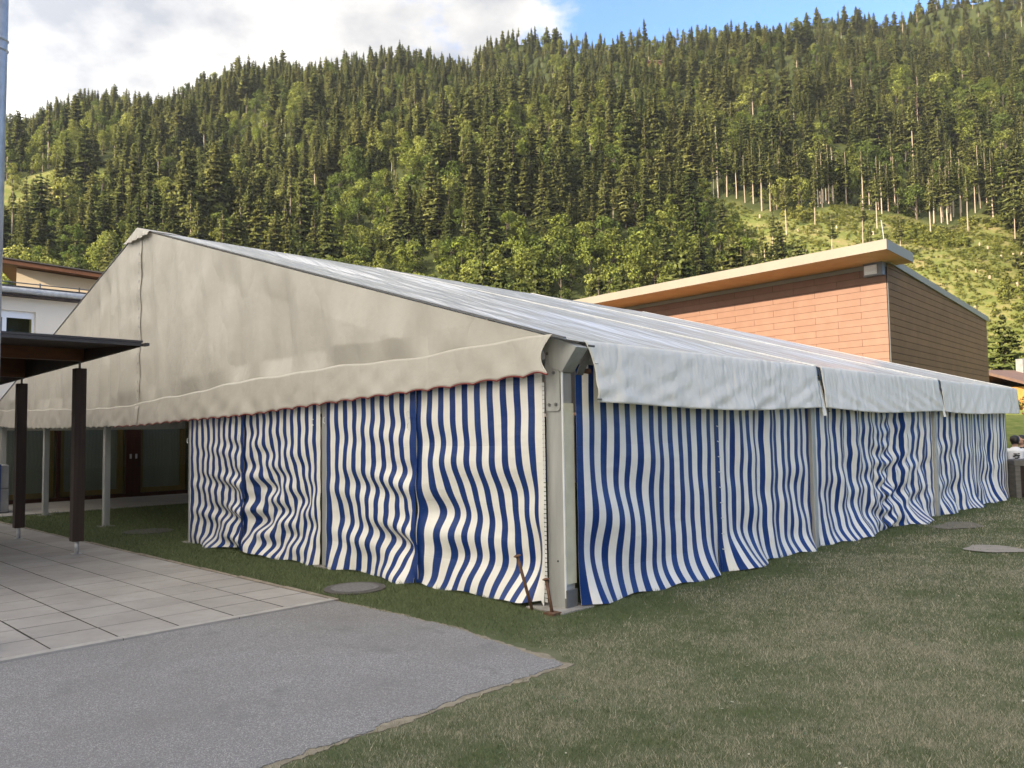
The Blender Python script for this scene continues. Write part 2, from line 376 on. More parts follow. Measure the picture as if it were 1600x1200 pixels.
M['leaf_dark'] = foliage('deep_green_leaves', (.10, .15, .035), (.18, .22, .06), .35)
M['dead'] = foliage('dead_needles', (.16, .10, .075), (.20, .14, .11), .1)
M['bush'] = foliage('clearing_scrub', (.12, .165, .035), (.33, .33, .085), .35)
M['bark'] = dirty('pale_bark', (.38, .31, .24), .9, 3, .3, .4, 20, vary=.3)
M['bark_dark'] = dirty('grey_bark', (.12, .095, .075), .9, 3, .3, .4, 20)
M['stump'] = dirty('cut_stump', (.38, .31, .22), .9, 3, .2, .2, vary=.2)
def hill_mat():
    t = NT('hillside'); at = t.n('ShaderNodeAttribute'); at.attribute_name = 'open'
    n = t.noise(.12, 6, .65); n2 = t.noise(.9, 5, .65)
    fl = t.mix(n2, (.030, .042, .014), (.065, .075, .026))
    op = t.ramp(t.math('ADD', t.math('MULTIPLY', n, .6), t.math('MULTIPLY', n2, .4)), [(.3, (.075, .10, .026)), (.47, (.13, .15, .040)), (.58, (.21, .19, .075)), (.70, (.27, .18, .115))])
    return t.pbr(t.mix(at.outputs['Fac'], fl, op), .95, t.bump(n2, .6, .5), .1)
M['hill'] = hill_mat()
M['skin'] = dirty('skin', (.45, .27, .19), .6, 4, .05, 0)
M['hair'] = dirty('dark_hair', (.012, .009, .008), .5, 30, .3, .3)
M['white_tee'] = dirty('white_cotton', (.75, .76, .78), .9, 4, .06, .2, 20)
M['black_tee'] = dirty('black_cotton', (.015, .015, .017), .9, 4, .1, .2, 20)
M['print_black'] = dirty('black_print', (.02, .02, .022), .8, 4, .1, 0)
M['grey_box'] = dirty('grey_concrete_block', (.25, .25, .25), .8, 3, .2, .2)
M['lamp_grey'] = dirty('grey_lamp_housing', (.20, .22, .25), .5, 5, .1, 0)
M['lamp_white'] = dirty('white_lamp_reflector', (.85, .86, .86), .3, 5, .05, 0)
M['chalet_wood'] = wood('honey_chalet_wood', (.38, .18, .045), (.48, .25, .075), .6, (8, 8, 1))
M['chalet_roof'] = dirty('brown_tile_roof', (.14, .085, .065), .8, 2, .2, .3, 8)
M['orange_rope'] = dirty('orange_rope', (.45, .16, .06), .8, 10, .2, 0)
M['sand'] = dirty('bare_sand', (.27, .24, .20), .95, 6, .2, .4, 60)
M['manhole_fill'] = dirty('asphalt_filled_cover', (.15, .148, .15), .85, 30, .4, .4, 120)
M['margin'] = dirty('dry_path_margin', (.23, .20, .145), .95, 14, .35, .5, 90)
M['soil'] = dirty('trodden_soil', (.17, .152, .108), .95, 9, .35, .5, 60)
M['manhole_ring'] = dirty('iron_ring', (.075, .068, .062), .7, 12, .3, .3)
M['shade_block'] = dirty('pale_plaster', (.66, .63, .57), .9, .3, .06, .1)

# ------------------------------------------------------------------ terrain
def hnoise(x, y):
    return (math.sin(x * .021 + 1.3) * math.cos(y * .017 + .4) * 9 + math.sin(x * .053 + y * .031) * 4 + math.sin(x * .11 - y * .09 + 2) * 1.6)
SX = [-600, -385, -193, 0, 168, 313, 385, 700]; SY = [.52, .55, .625, .655, .675, .70, .74, .84]
FOOT, CREST = 143., 640.
def hz(x, y):
    s = float(np.interp(x, SX, SY)); q = y - FOOT
    if q <= 0: return -.25 * min(1, max(0, (y - 60) / 60))
    soft = 25.
    up = s * (math.sqrt(q * q + soft * soft) - soft)
    cr = CREST + 12 * math.sin(x * .03) + 8 * math.sin(x * .071 + 1)
    if y > cr:
        d = y - cr; up -= s * d + .25 * d * 1.0 * min(1, d / 60)
    damp = min(1, q / 60)
    return -.25 + up + hnoise(x, y) * damp * (1 if y > 300 else .5)
def clearing(x, y):
    if y > FOOT - 5 and x > 74 - (y - 285) * .14 and x < 225:
        edge = 287 + 7 * math.sin(x * .11) + 4 * math.sin(x * .31 + 1) - max(0, x - 150) * .18
        if y < edge and x < 138 + (y - 200) * .5: return True
    return False
def meadow(x, y): return (abs(x - 104) < 10 and 522 < y < 566) or (abs(x + 218) < 33 and 326 < y < 370) or (abs(x + 100) < 9 and abs(y - 425) < 7) or (abs(x - 16) < 12 and abs(y - 470) < 10)

def axis(fine0, fine1, st, lo, hi):
    r = list(np.arange(fine0, fine1 + 1e-6, st)); x = fine1; d = st
    while x < hi: d *= 1.35; x += min(d, 15); r.append(min(x, hi))
    x = fine0; d = st; l = []
    while x > lo: d *= 1.35; x -= min(d, 15); l.append(max(x, lo))
    return l[::-1] + r
def sm(t): t = max(0., min(1., t)); return t * t * (3 - 2 * t)
def rise(x, y): return 2.75 * sm((y - 29) / 29) * sm((x - 15) / 12) * (1 - sm((y - 78) / 40))
xs = axis(-20, 26, 1.0, -900, 900); ys = axis(-6, 40, 1.0, -200, 120)
mb = MB()
for y in ys:
    for x in xs:
        w = min(1, max(0, (y - 60) / 60)); mb.v.append(Vector((x, y, gxy(x, y) * (1 - w) + -.25 * w + rise(x, y))))
nx = len(xs)
for j in range(len(ys) - 1):
    for i in range(nx - 1): a = j * nx + i; mb.f.append((a, a + 1, a + nx + 1, a + nx))
mb.build('lawn', M['lawn'], smooth=True, kind='structure')
mb = MB(); hx = [-1000 + 8 * i for i in range(251)]; hy = [120 + 8 * i for i in range(106)]; op = []
for y in hy:
    for x in hx:
        mb.v.append(Vector((x, y, hz(x, y) if y > 120 else -.25)))
        o_ = 1. if (clearing(x, y) or meadow(x, y) or y < FOOT - 10) else 0.; op.append(o_)
nx = len(hx)
for j in range(len(hy) - 1):
    for i in range(nx - 1): a = j * nx + i; mb.f.append((a, a + 1, a + nx + 1, a + nx))
hill = mb.build('hillside', M['hill'], smooth=True, kind='structure')
at = hill.data.attributes.new('open', 'FLOAT', 'POINT'); at.data.foreach_set('value', op)

def meadow_mat():
    t = NT('sunny_meadow'); n = t.noise(1.3, 6, .65); n2 = t.noise(6, 4, .65, off=(3, 3, 0))
    c = t.mix(t.step(n, .35, .65), (.13, .17, .035), (.26, .26, .075)); c = t.mix(t.math('MULTIPLY', t.step(n2, .5, .75), .5), c, (.09, .13, .03))
    return t.pbr(c, .95, t.bump(n2, .7, .1), .1)
M['meadow'] = meadow_mat()
mb = MB(); mb.grid(lambda u, v: (14 + 66 * u, 30 + 46 * v, gxy(14 + 66 * u, 30 + 46 * v) * (1 if 30 + 46 * v < 60 else 1 - min(1, (46 * v - 30) / 60)) - (0 if 30 + 46 * v < 60 else .25 * min(1, (46 * v - 30) / 60)) + rise(14 + 66 * u, 30 + 46 * v) + .05), 66, 46)
mb.build('meadow', M['meadow'], smooth=True, kind='structure')
# ------------------------------------------------------------------ paved ground
rng = random.Random(5)
def sheet(poly, dz, thick=.05):     # polygon in (a,b), follows the ground
    top = [G(a, b, dz) for a, b in poly]; m_ = MB(); n = len(top)
    m_.add(top + [p - Z * thick for p in top], [tuple(range(n))] + [(i, n + i, n + (i + 1) % n, (i + 1) % n) for i in range(n)])
    if (top[1] - top[0]).cross(top[2] - top[1]).z < 0: m_.f = [tuple(reversed(f)) for f in m_.f]
    return m_
def wobble(p, q, n, amp):
    L = math.hypot(q[0] - p[0], q[1] - p[1]); n = max(3, min(700, int(L / .022))); r = []
    oc = [(rng.uniform(9, 14), rng.uniform(0, 6), 1.0), (rng.uniform(28, 40), rng.uniform(0, 6), .6), (rng.uniform(80, 110), rng.uniform(0, 6), .4)]
    for i in range(n):
        t = i / n; d = Vector((q[0] - p[0], q[1] - p[1])); nrm = Vector((-d.y, d.x)).normalized()
        k = amp * (sum(w * math.sin(f * t * L * .5 + ph + 2 * math.sin(f * .37 * t * L)) for f, ph, w in oc) + rng.uniform(-.5, .5)) * min(1, i / 6, (n - i) / 6)
        r.append((p[0] + d.x * t + nrm.x * k, p[1] + d.y * t + nrm.y * k))
    return r
pth = wobble((-1.13, 1.93), (-1.10, .3), 22, .012) + wobble((-1.10, .3), (-1.32, -1.12), 26, .014) + wobble((-1.32, -1.12), (-16, -1.3), 200, .018) + [(-16, -1.3), (-16, 1.93)]
mg = wobble((-1.09, 1.94), (-1.06, .3), 60, .016) + wobble((-1.06, .3), (-1.26, -1.17), 50, .018) + wobble((-1.26, -1.17), (-16, -1.36), 300, .02) + [(-16, -1.36), (-16, 1.9), (-1.09, 1.9)]
sheet(mg, .005).build('path_margin', M['margin'], kind='structure')
sheet(pth, .009).build('asphalt_path', M['asphalt'], kind='structure')
ter = sheet([(-1.14, 1.935), (-1.14, 17), (-16, 17), (-16, 1.935)], .0222).build('terrace', M['bed'], kind='structure')
PC, PR = .4825, .4725
slab_mesh = {}
def slab_geo(w, l):
    k = (round(w, 3), round(l, 3))
    if k not in slab_mesh:
        m_ = MB(); e = .006; hw, hl = w / 2, l / 2
        m_.add([(-hw, -hl, -.012), (hw, -hl, -.012), (hw, hl, -.012), (-hw, hl, -.012), (-hw, -hl, 0), (hw, -hl, 0), (hw, hl, 0), (-hw, hl, 0),
                (-hw + e, -hl + e, .004), (hw - e, -hl + e, .004), (hw - e, hl - e, .004), (-hw + e, hl - e, .004)],
               [(0, 1, 5, 4), (1, 2, 6, 5), (2, 3, 7, 6), (3, 0, 4, 7), (4, 5, 9, 8), (5, 6, 10, 9), (6, 7, 11, 10), (7, 4, 8, 11), (8, 9, 10, 11)])
        slab_mesh[k] = m_.mesh('slab', M['slab'])
    return slab_mesh[k]
gx_, gy_ = math.atan(-.0096), math.atan(.0018)
ns = 0; far = MB()
for r in range(32):
    for c in range(30):
        a = -1.145 - PC * (c + .5); b = 2.025 + PR * (r + .5); p = G(a, b, .021)
        vis = inview(p, 60)
        if not vis: 
            if a > -15.5 and b < 16.8: far.cbox(p - Z * .015, A * (PC - .008), B * (PR - .006), Z * .03)
            continue
        if ns < 300:
            o = bpy.data.objects.new('slab', slab_geo(PC - rng.choice((.008, .010, .013)), PR - rng.choice((.011, .014, .017)))); COL.objects.link(o); o.parent = ter
            o.location = p + Z * rng.uniform(-.0008, .0008); o.rotation_euler = (gx_ + rng.uniform(-.001, .001), gy_ + rng.uniform(-.001, .001), YAW + rng.uniform(-.002, .002)); ns += 1
        else: far.cbox(p - Z * .015, A * (PC - .008), B * (PR - .006), Z * .03)
far.build('slab_field', M['slab'], ter, kind='stuff')
# edging strips of the terrace
mb = MB(); k = -1.14
while k > -15.5:
    mb.obox(G(k - .003, 1.932, -.02), A * -(PC * 2 - .006), B * .088, Z * .0455); k -= PC * 2
mb.build('edging', M['slab_edge'], ter)
mb = MB(); k = 1.95
while k < 16.8:
    mb.obox(G(-1.135, k, -.03), A * .055, B * .99, Z * (.052 + rng.uniform(-.004, .004))); k += 1.0
mb.build('kerb', M['kerb'], ter, bevel=.008)
# weeds in the joints
wd = MB()
for i in range(150):
    c = rng.randrange(0, 7); a = -1.145 - PC * c + rng.uniform(-.006, .006); b = rng.uniform(2.05, 7); 
    if rng.random() < .35: b = 2.025 + PR * rng.randrange(0, 6) + rng.uniform(-.004, .004); a = rng.uniform(-4, -1.2)
    for q in range(rng.randrange(2, 6)):
        p = G(a + rng.uniform(-.02, .02), b + rng.uniform(-.02, .02), .014); d = Vector((rng.uniform(-.02, .02), rng.uniform(-.02, .02), rng.uniform(.004, .018)))
        wd.add([p - A * .005, p + A * .005, p + d], [(0, 1, 2)])
wd.build('joint_weeds', M['blades'], kind='stuff')
sheet([(-1.0, 16.0), (14, 16.6), (14, 20.1), (-16, 20.1), (-16, 15.6)], .02).build('pavement', M['slab'], kind='structure')

# manhole cover in the grass strip
mh = thing('manhole_cover', G(-.63, 2.35), 'round asphalt filled manhole cover with iron ring in the grass strip beside the terrace corner', 'manhole cover')
def disc(c, r, h, n=40, wob=0):
    pts = []
    for i in range(n):
        t = 2 * math.pi * i / n; rr = r * (1 + wob * math.sin(5 * t + 1)); pts.append(c + Vector((math.cos(t) * rr, math.sin(t) * rr, 0)))
    return MB().prism(pts, Z * h)
disc(G(-.63, 2.35, -.03), .32, .046).build('cover_ring', M['manhole_ring'], mh)
disc(G(-.63, 2.35, -.02), .245, .041).build('cover_plate', M['manhole_fill'], mh)
mh = thing('drain_cover', G(1.0, 10.5), 'worn round drain cover in the dark grass under the tent near the glass doors', 'drain cover')
disc(Vector((-6.5, 14.3, gxy(-6.5, 14.3) - .03)), .42, .05).build('cover_plate', M['manhole_ring'], mh)
MB().add([G(6.1 + .36 * math.cos(t) , -1.86 + .33 * math.sin(t) * (1 + .2 * math.sin(3 * t)), .014) for t in [i * math.pi / 12 for i in range(24)]], [tuple(range(24))]).build('sand_patch', M['sand'], kind='structure')
MB().add([G(8.6 + .6 * math.cos(t), -.75 + .3 * math.sin(t) * (1 + .3 * math.sin(3 * t)), .012) for t in [i * math.pi / 12 for i in range(24)]], [tuple(range(24))]).build('soil_patch', M['soil'], kind='structure')

# ------------------------------------------------------------------ the tent
BB = 3.895; W = BB * 5; EZ, RZ = 2.40, 5.27; OV = .15
def roofz(b): return EZ + (RZ - EZ) * (1 - abs(b - W / 2) / (W / 2 + OV))
tent = thing('event_tent', G(0, 0), 'large white event tent with gabled roof and blue and white striped side curtains', 'tent')
def post(a, b, sa, sb, top, name='post', mt='alu'):
    g = gz(a, b); m_ = MB(); m_.cbox(T(a, b, (g + top) / 2), A * sa, B * sb, Z * (top - g)); return m_.build(name, M[mt], tent, bevel=.008)
cp = post(.07, .10, .14, .20, 2.36)
# white keder rail and cream face on the corner post
MB().obox(T(-.006, -.012, .1), A * .014, B * .014, Z * 2.16).build('keder_rail', M['white_trim'], tent)
MB().obox(T(.012, -.014, .22), A * .13, B * .013, Z * 1.62).build('cream_strip', M['alu_cream'], tent)
MB().obox(T(-.004, -.022, .0), A * .15, B * .024, Z * .17).build('post_shoe', M['dark_steel'], tent, bevel=.004)
# gusset plate with rounded lower corners
pl = []
for z, b in ((2.36, .015), (2.36, .185)): pl.append((b, z))
for i in range(5): t = i / 4 * math.pi / 2; pl.append((.155 + .03 * math.cos(t), 1.80 - .03 * math.sin(t)))
for i in range(5): t = i / 4 * math.pi / 2; pl.append((.045 - .03 * math.sin(t), 1.80 - .03 * math.cos(t)))
gus = MB().prism([T(-.001, b, z) for b, z in pl], A * -.012).build('gusset_plate', M['alu'], tent)
for b, z in ((.06, 1.83), (.14, 1.83), (.08, 2.12), (.15, 2.30)):
    m_ = MB(); m_.tube([T(-.011, b, z), T(-.026, b, z)], .016, 6); m_.tube([T(-.024, b, z), T(-.034, b, z)], .008, 6); m_.build('bolt', M['bolt'], gus)
MB().tube([T(-.0, .08, .42), T(-.004, .08, .42)], .009, 8).build('bolt_hole', M['black'], tent)
# eave knee joint above the corner post
kn = MB(); kn.prism([T(-.02, -.20, 2.335), T(-.02, -.02, 2.12), T(-.02, .10, 2.16), T(-.02, .30, 2.49), T(-.02, -.02, 2.41)], A * .17)
kn = kn.build('knee_bracket', M['alu'], tent, bevel=.006)
MB().prism([T(.155, -.20, 2.36), T(.155, -.05, 2.10), T(.155, -.035, 2.10), T(.155, -.18, 2.37)], A * .09).build('knee_flange', M['dark_steel'], kn)
MB().obox(T(.2, -.02, 2.20), A * 14.7, B * .07, Z * .10).build('eave_beam', M['alu'], tent)
MB().obox(T(.2, W - .05, 2.20), A * 14.7, B * .07, Z * .10).build('eave_beam', M['alu'], tent)
MB().tube([T(.24, -.02, 2.14), T(.36, -.02, 2.14)], .035, 10).build('rope_reel', M['rust'], tent)
for k in range(1, 5): post(0.03, k * BB, .11, .12, roofz(k * BB) - .16)
post(.05, W - .06, .13, .16, 2.3)
for a in (5, 10, 15):
    post(a, -.035 if a < 15 else .05, .10, .11, 2.3); post(a, W - .06, .10, .12, 2.3)
for k in range(1, 5): post(14.97, k * BB, .11, .12, roofz(k * BB) - .16)
for a in (.08, 5, 10, 14.92):
    for s in (0, 1):
        b0 = -.05 if s == 0 else W + .05; m_ = MB()
        p0 = T(a - .05, b0, roofz(b0) - .17); p1 = T(a - .05, W / 2, roofz(W / 2) - .17)
        m_.obox(p0, A * .10, p1 - p0, Z * .13).build('rafter', M['alu'], tent)
# base plates
def plate(a, b, w): MB().cbox(G(a, b, .008), A * w, B * w, Z * .016).build('base_plate', M['plinth'], tent, bevel=.003)
plate(.04, .10, .44)
for k in range(1, 6): plate(.03, k * BB, .26)
for a in (5, 10, 15): plate(a, .06, .26)

# roof panels
def sag(t): return 4 * t * (1 - t)
prng = np.random.RandomState(3)
def wave_set(seed, n, fu, fv, amp):
    r = np.random.RandomState(seed); return [(r.uniform(*fu), r.uniform(*fv), r.uniform(0, 6.28), amp * r.uniform(.4, 1)) for _ in range(n)]
def waves(ws, u, v): return sum(a * math.sin(fu * u + fv * v + p) for fu, fv, p, a in ws)
for side in (0, 1):
    for k in range(3):
        a0, a1 = k * 5 - (.13 if k == 0 else -.02), k * 5 + 5 + (.10 if k == 2 else -.02)
        ws = wave_set(10 * side + k, 7, (2, 9), (-1.3, 1.3), .010); wl = wave_set(40 + 10 * side + k, 4, (.8, 2.2), (-.5, .5), .014); m_ = MB(); m_.uv = []
        nu, nv = 60, 70; L = math.hypot(W / 2 + OV, RZ - EZ)
        def fn(u, v):
            a = a0 + (a1 - a0) * u; b = -OV + (W / 2 + OV) * v
            if side: b = W - b
            env = min(1, 12 * u * (1 - u)) * min(1, 10 * v * (1 - v) + .15)
            dz = -.035 * sag(u) * min(1, 6 * (1 - v)) + env * (waves(ws, a, v * L) + waves(wl, a, v * L))
            m_.uv.append((a, v * L)); return T(a, b, roofz(b) + dz)
        m_.grid(fn, nu, nv)
        if side: m_.f = [tuple(reversed(f)) for f in m_.f]
        m_.build('roof_panel', M['roof_fabric'], tent, smooth=True)
for a in (0, 5, 10, 15):
    for s in (0, 1):
        b0 = -OV if s == 0 else W + OV; aa = -.135 if a == 0 else (15.09 if a == 15 else a - .018)
        p0 = T(aa, b0, roofz(b0) + .004); p1 = T(aa, W / 2, roofz(W / 2) + .004)
        MB().obox(p0, A * .036, p1 - p0, Z * .016).build('keder_seam', M['white_trim'] if a else M['dark_steel'], tent)
# right side valances: one per bay, gathered at the rafters
def valance(a0, a1, seed, side=0):
    ws = wave_set(seed, 6, (4, 14), (-9, 9), .006); wb = wave_set(seed + 7, 3, (1, 3), (-2, 2), .013); m_ = MB(); m_.uv = []; H = .60
    def fn(u, v):
        a = a0 + (a1 - a0) * u; z0 = roofz(-OV) + .004 - .035 * sag(u) * .1
        d = v * H; fall = max(0, d - .03)
        lift = .0 if v < .05 else 1
        out = OV + .012 + .02 * math.sin(min(1, v * 6) * math.pi / 2) + .055 * v + lift * v * (waves(ws, a, d * 4) + waves(wb, a, d)) + .03 * v * sag(u)
        # corner of the cloth falls away in a curve at the free end
        if seed == 1: a += .13 * (1 - u) ** 6 * math.sin(min(1, v * 1.7) * math.pi / 2)
        z = z0 - .012 * math.sin(v * math.pi) - fall - .028 * sag(u) * v + .012 * math.sin(u * 7 + seed) * v
        m_.uv.append((a, z)); b = -out if side == 0 else W + out
        return T(a, b, z)
    m_.grid(fn, 110, 26)
    if side: m_.f = [tuple(reversed(f)) for f in m_.f]
    o = m_.build('valance', M['valance_fabric'], tent, smooth=True)
    so = o.modifiers.new('s', 'SOLIDIFY'); so.thickness = .003; so.offset = -1
    return o
v1 = valance(.10, 4.93, 1); v2 = valance(5.06, 9.93, 2); v3 = valance(10.06, 15.42, 3)
for s in (4, 5, 6): valance((s - 4) * 5 + .06, (s - 4) * 5 + 4.94, s, 1)
for a in (4.99, 9.99):      # gap between valances: dark strap and a lapped flap
    pts = [(a - .03, -.16, 2.40), (a - .0, -.185, 2.33), (a + .035, -.20, 2.22), (a + .05, -.205, 2.15)]
    m_ = MB()
    for i in range(3):
        p, q = T(*pts[i]), T(*pts[i + 1]); m_.add([p, p + A * .05, q + A * .05, q], [(0, 3, 2, 1)])
    m_.build('tie_strap', M['black'], tent)
    m_ = MB(); m_.uv = []
    def fn(u, v):
        m_.uv.append((u * .2, v * .45)); return T(a - .02 + .12 * u + .02 * v, -.178 - .055 * v - .02 * math.sin(u * 3.1) * v, 2.21 - .47 * v)
    m_.grid(fn, 8, 12).build('lap_flap', M['valance_fabric'], tent, smooth=True)
# lacing loops on the valance end
for a, z in ((.25, 2.20), (.25, 1.87), (5.15, 2.15), (5.16, 1.80), (10.15, 2.15)):
    m_ = MB(); c = T(a, -.235 if z < 2 else -.20, z); m_.tube([c - A * .03, c + B * -.008, c + A * .03], .007, 5); m_.build('grommet_tie', M['dark_steel'] if z < 2 else M['white_trim'], tent)

# gable end fabric with scalloped valance
VB = [(-.1, 2.10), (.1, 2.11), (1.95, 2.03), (3.84, 1.958), (5.74, 1.87), (7.66, 1.838), (9.6, 1.79), (11.5, 1.782), (14.5, 1.80), (17.8, 1.85), (19.6, 1.93)]
SM = [(-.1, 2.44), (.1, 2.43), (1.95, 2.385), (5.1, 2.365), (7.6, 2.25), (9.6, 2.16), (11.5, 2.12), (16.4, 2.25), (19.6, 2.33)]
vbx, vby = zip(*VB); smx, smy = zip(*SM)
def vbot(b): return float(np.interp(b, vbx, vby)) 
def seamz(b): return float(np.interp(b, smx, smy)) + .012 * math.sin(b * 2.3) + .008 * math.sin(b * 6.1)
for half in (0, 1):
    b0, b1 = ((.02, W / 2 - .006) if half == 0 else (W / 2 + .006, W + .12))
    ws = wave_set(60 + half, 12, (3, 13), (-1.6, 1.6), .0085); wb = wave_set(75 + half, 5, (.6, 2.2), (-.9, .9), .024); wd_ = wave_set(91 + half, 6, (2, 5), (2, 6), .004)
    m_ = MB(); m_.uv = []
    def fn(u, v):
        b = b0 + (b1 - b0) * u; zt = roofz(b) - .012; zb = min(seamz(b), zt - .005); z = zt + (zb - zt) * v
        env = min(1, (zt - z) * 2.2) * min(1, 14 * min(u, 1 - u) + .12) if half == 0 else min(1, (zt - z) * 2.2) * min(1, 14 * min(u, 1 - u) + .12)
        env *= min(1, (z - zb) * 4)
        d = .0
        cen = abs(b - W / 2); d += .012 * math.exp(-cen * 3.5) * math.sin(z * 11)      # pull at the lacing
        m_.uv.append((b, z)); return T(-.125 - env * (waves(ws, b, z) + waves(wb, b, z) + waves(wd_, b, z)) - d, b, z)
    m_.grid(fn, 150, 60)
    if half == 0: m_.f = [tuple(reversed(f)) for f in m_.f]
    m_.f = [tuple(reversed(f)) for f in m_.f]
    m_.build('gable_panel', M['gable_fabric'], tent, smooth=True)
    # valance strip of this half
    wv = wave_set(120 + half, 12, (5, 18), (-10, 10), .006); wv2 = wave_set(131 + half, 4, (1.2, 3), (-3, 3), .012); m_ = MB(); m_.uv = []; red = []
    be0 = -.02 if half == 0 else b0
    nU = 560
    def fn(u, v):
        b = be0 + (b1 - be0) * u; zt = seamz(b) + .02; sc = .026 * abs(math.sin(math.pi * b / .345)) ** .8; zb = vbot(b) - .012 + sc
        if half == 0 and b < .35:                                    # cut-away corner by the post
            k_ = (1 - (b + .02) / .37) ; 
        else: k_ = 0
        z = zt + (zb - zt) * v
        bb_ = b + (.11 * k_ * k_ * math.sin(v * math.pi) if k_ else 0)
        d = .006 + .014 * v + .6 * v * (waves(wv, b, z * 2) + waves(wv2, b, z))
        if half == 0: d += .05 * k_ * v
        p = T(-.130 - d, bb_, z); m_.uv.append((b, z))
        if v == 1: red.append(p)
        return p
    m_.grid(fn, nU, 16)
    if half == 0: pass
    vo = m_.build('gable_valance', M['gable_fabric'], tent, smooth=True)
    so = vo.modifiers.new('s', 'SOLIDIFY'); so.thickness = .003; so.offset = 0
    n_ = len(red) if half == 0 else 0
    if half == 0: MB().tube([p - Z * .003 for p in red], .0075, 5).build('red_edging', M['redtrim'], vo)
    else: MB().tube([p - Z * .003 for p in red[:60]], .0075, 5).build('red_edging', M['redtrim'], vo)
# laced centre seam of the gable
m_ = MB(); m_.uv = []
def fn(u, v):
    z = RZ - .05 + (vbot(W / 2) + .02 - RZ + .05) * v; m_.uv.append((u * .3, z))
    return T(-.134 - .012 * math.sin(z * 11) * math.exp(-abs(.16 * u - .10) * 3.5) - .006 * math.sin(u * math.pi) - .03 * (v > .9) * v, W / 2 - .10 + .16 * u + .012 * math.sin(z * 5), z)
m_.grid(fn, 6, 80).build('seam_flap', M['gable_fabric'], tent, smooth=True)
z = RZ - .45
while z > 2.2:
    MB().tube([T(-.162, W / 2 - .10 + .02 * math.sin(z * 17), z), T(-.164, W / 2 - .09, z - .05)], .005, 4).build('lace', M['alu'], tent); z -= .16
# silver cap on the apex
m_ = MB(); m_.uv = []
def fn(u, v):
    b = W / 2 + (u - .5) * 1.1; zt = roofz(b) + .022; m_.uv.append((b, v))
    if v < .4: return T(-.17 + .6 * (.4 - v) / .4, b, zt)
    q = (v - .4) / .6; drop = .22 * (1 - abs(u - .5) * 1.7) ** .8 if abs(u - .5) < .5 else .05
    return T(-.172 - .03 * q + .018 * math.sin(u * 29) * q, b, zt - drop * q)
m_.grid(fn, 40, 15).build('apex_cap', M['gable_fabric'], tent, smooth=True)

# striped side curtains -------------------------------------------------------
def curtain(s0, s1, gable, seed, ztop=2.16, drift=0., driftc=.7, ripple=.03, rside=0, rlam=.33, diag=1.2, inward=.06, hem=.10, pleat=0., pfreq=9., hemlift=None, ext=1.04, pinch=None, phase=0.):
    """s0..s1 along the wall; the cloth hangs slack, so it ripples, drags sideways and kicks out at the hem"""
    r = np.random.RandomState(seed); wsm = wave_set(seed, 6, (2, 8), (3, 9), .010); wpl = wave_set(seed + 3, 5, (pfreq * .6, pfreq * 1.6), (-.7, .7), 1.0 / 2.2)
    wid = s1 - s0; m_ = MB(); m_.uv = []; ph = r.uniform(0, 6.28)
    nu, nv = int(wid / .022), 84
    def fn(u, v):
        s = s0 + wid * u; g = gz(0, s) if gable else gz(s, 0); zb = g + .015 + (hemlift(u) if hemlift else 0) + .012 * math.sin(s * 9 + seed)
        z = ztop + (zb - ztop) * v
        e = min(1, 9 * min(u, 1 - u))                                # edges are laced to the frame
        low = v * v * (3 - 2 * v)
        near = (1 - u if rside < 0 else u) if rside else .6            # ripples gather at one edge
        nr = (.30 + .9 * near ** 1.6)
        wv_ = math.sin(2 * math.pi * (z / rlam + diag * (u if rside >= 0 else -u)) + ph) + .45 * math.sin(2 * math.pi * (z / (rlam * .57) - diag * .8 * u) + ph * 2)
        rp = ripple * wv_ * min(1, (.12 + low * 1.15)) * nr * (.35 + .65 * e)
        bell = math.exp(-((v - driftc) / .24) ** 2)
        dr = drift * bell * (.45 + .55 * e) * (.4 + .6 * near)
        hk = max(0, (v - .80) / .20); hk = hk * hk
        pl_ = pleat * waves(wpl, s, z) * (1 - .35 * low)
        out = .02 + rp + pl_ * e - inward * bell * e * (.6 + .4 * math.sin(s * 2.1 + ph)) + hem * hk * (.6 + .4 * math.sin(s * 3 + ph)) * (.12 + .88 * e) + e * waves(wsm, s, z) * (.3 + low)
        lat = dr + .5 * rp + .35 * pl_ * math.cos(s * 5)
        if pinch:
            pu, pv, pa = pinch; d_ = (u - pu); gsn = math.exp(-(d_ / .16) ** 2)
            lat += -pa * d_ / .16 * gsn * math.exp(-((v - pv) / .35) ** 2) * .16 * 4 * .5
            out += pa * .35 * math.sin(2 * math.pi * (z / .24 + (3.2 if d_ < 0 else -3.2) * d_) + 1) * gsn * low
        if v > .93: z += .0
        m_.uv.append((u * wid * ext + phase, z))
        lat *= min(1, 4.2 * min(u, 1 - u)) ** .85
        return T(-.02 - out, s + lat, z) if gable else T(s + lat, -.02 - out, z)
    m_.grid(fn, nu, nv)
    if not gable: m_.f = [tuple(reversed(f)) for f in m_.f]
    m_.f = [tuple(reversed(f)) for f in m_.f]
    return m_.build('side_curtain', M['stripes'], tent, smooth=True)
bump_ = lambda c, w, h: (lambda u: h * math.exp(-((u - c) / w) ** 2))
curtain(.205, 2.06, 1, 21, 2.16, drift=-.20, driftc=.74, ripple=.036, rside=1, rlam=.66, diag=.55, inward=.10, hem=.16, hemlift=lambda u: .0 + .06 * (u > .0) * math.exp(-(u / .12) ** 2), phase=.094)
curtain(2.075, 3.83, 1, 22, 2.10, drift=-.10, driftc=.80, ripple=.036, rside=-1, rlam=.46, diag=1.0, inward=.05, hem=.14, phase=.0)
curtain(3.965, 5.965, 1, 23, 2.05, drift=-.30, driftc=.66, ripple=.040, rside=1, rlam=.42, diag=1.5, inward=.04, hem=.16, hemlift=bump_(1, .25, .06), phase=.094)
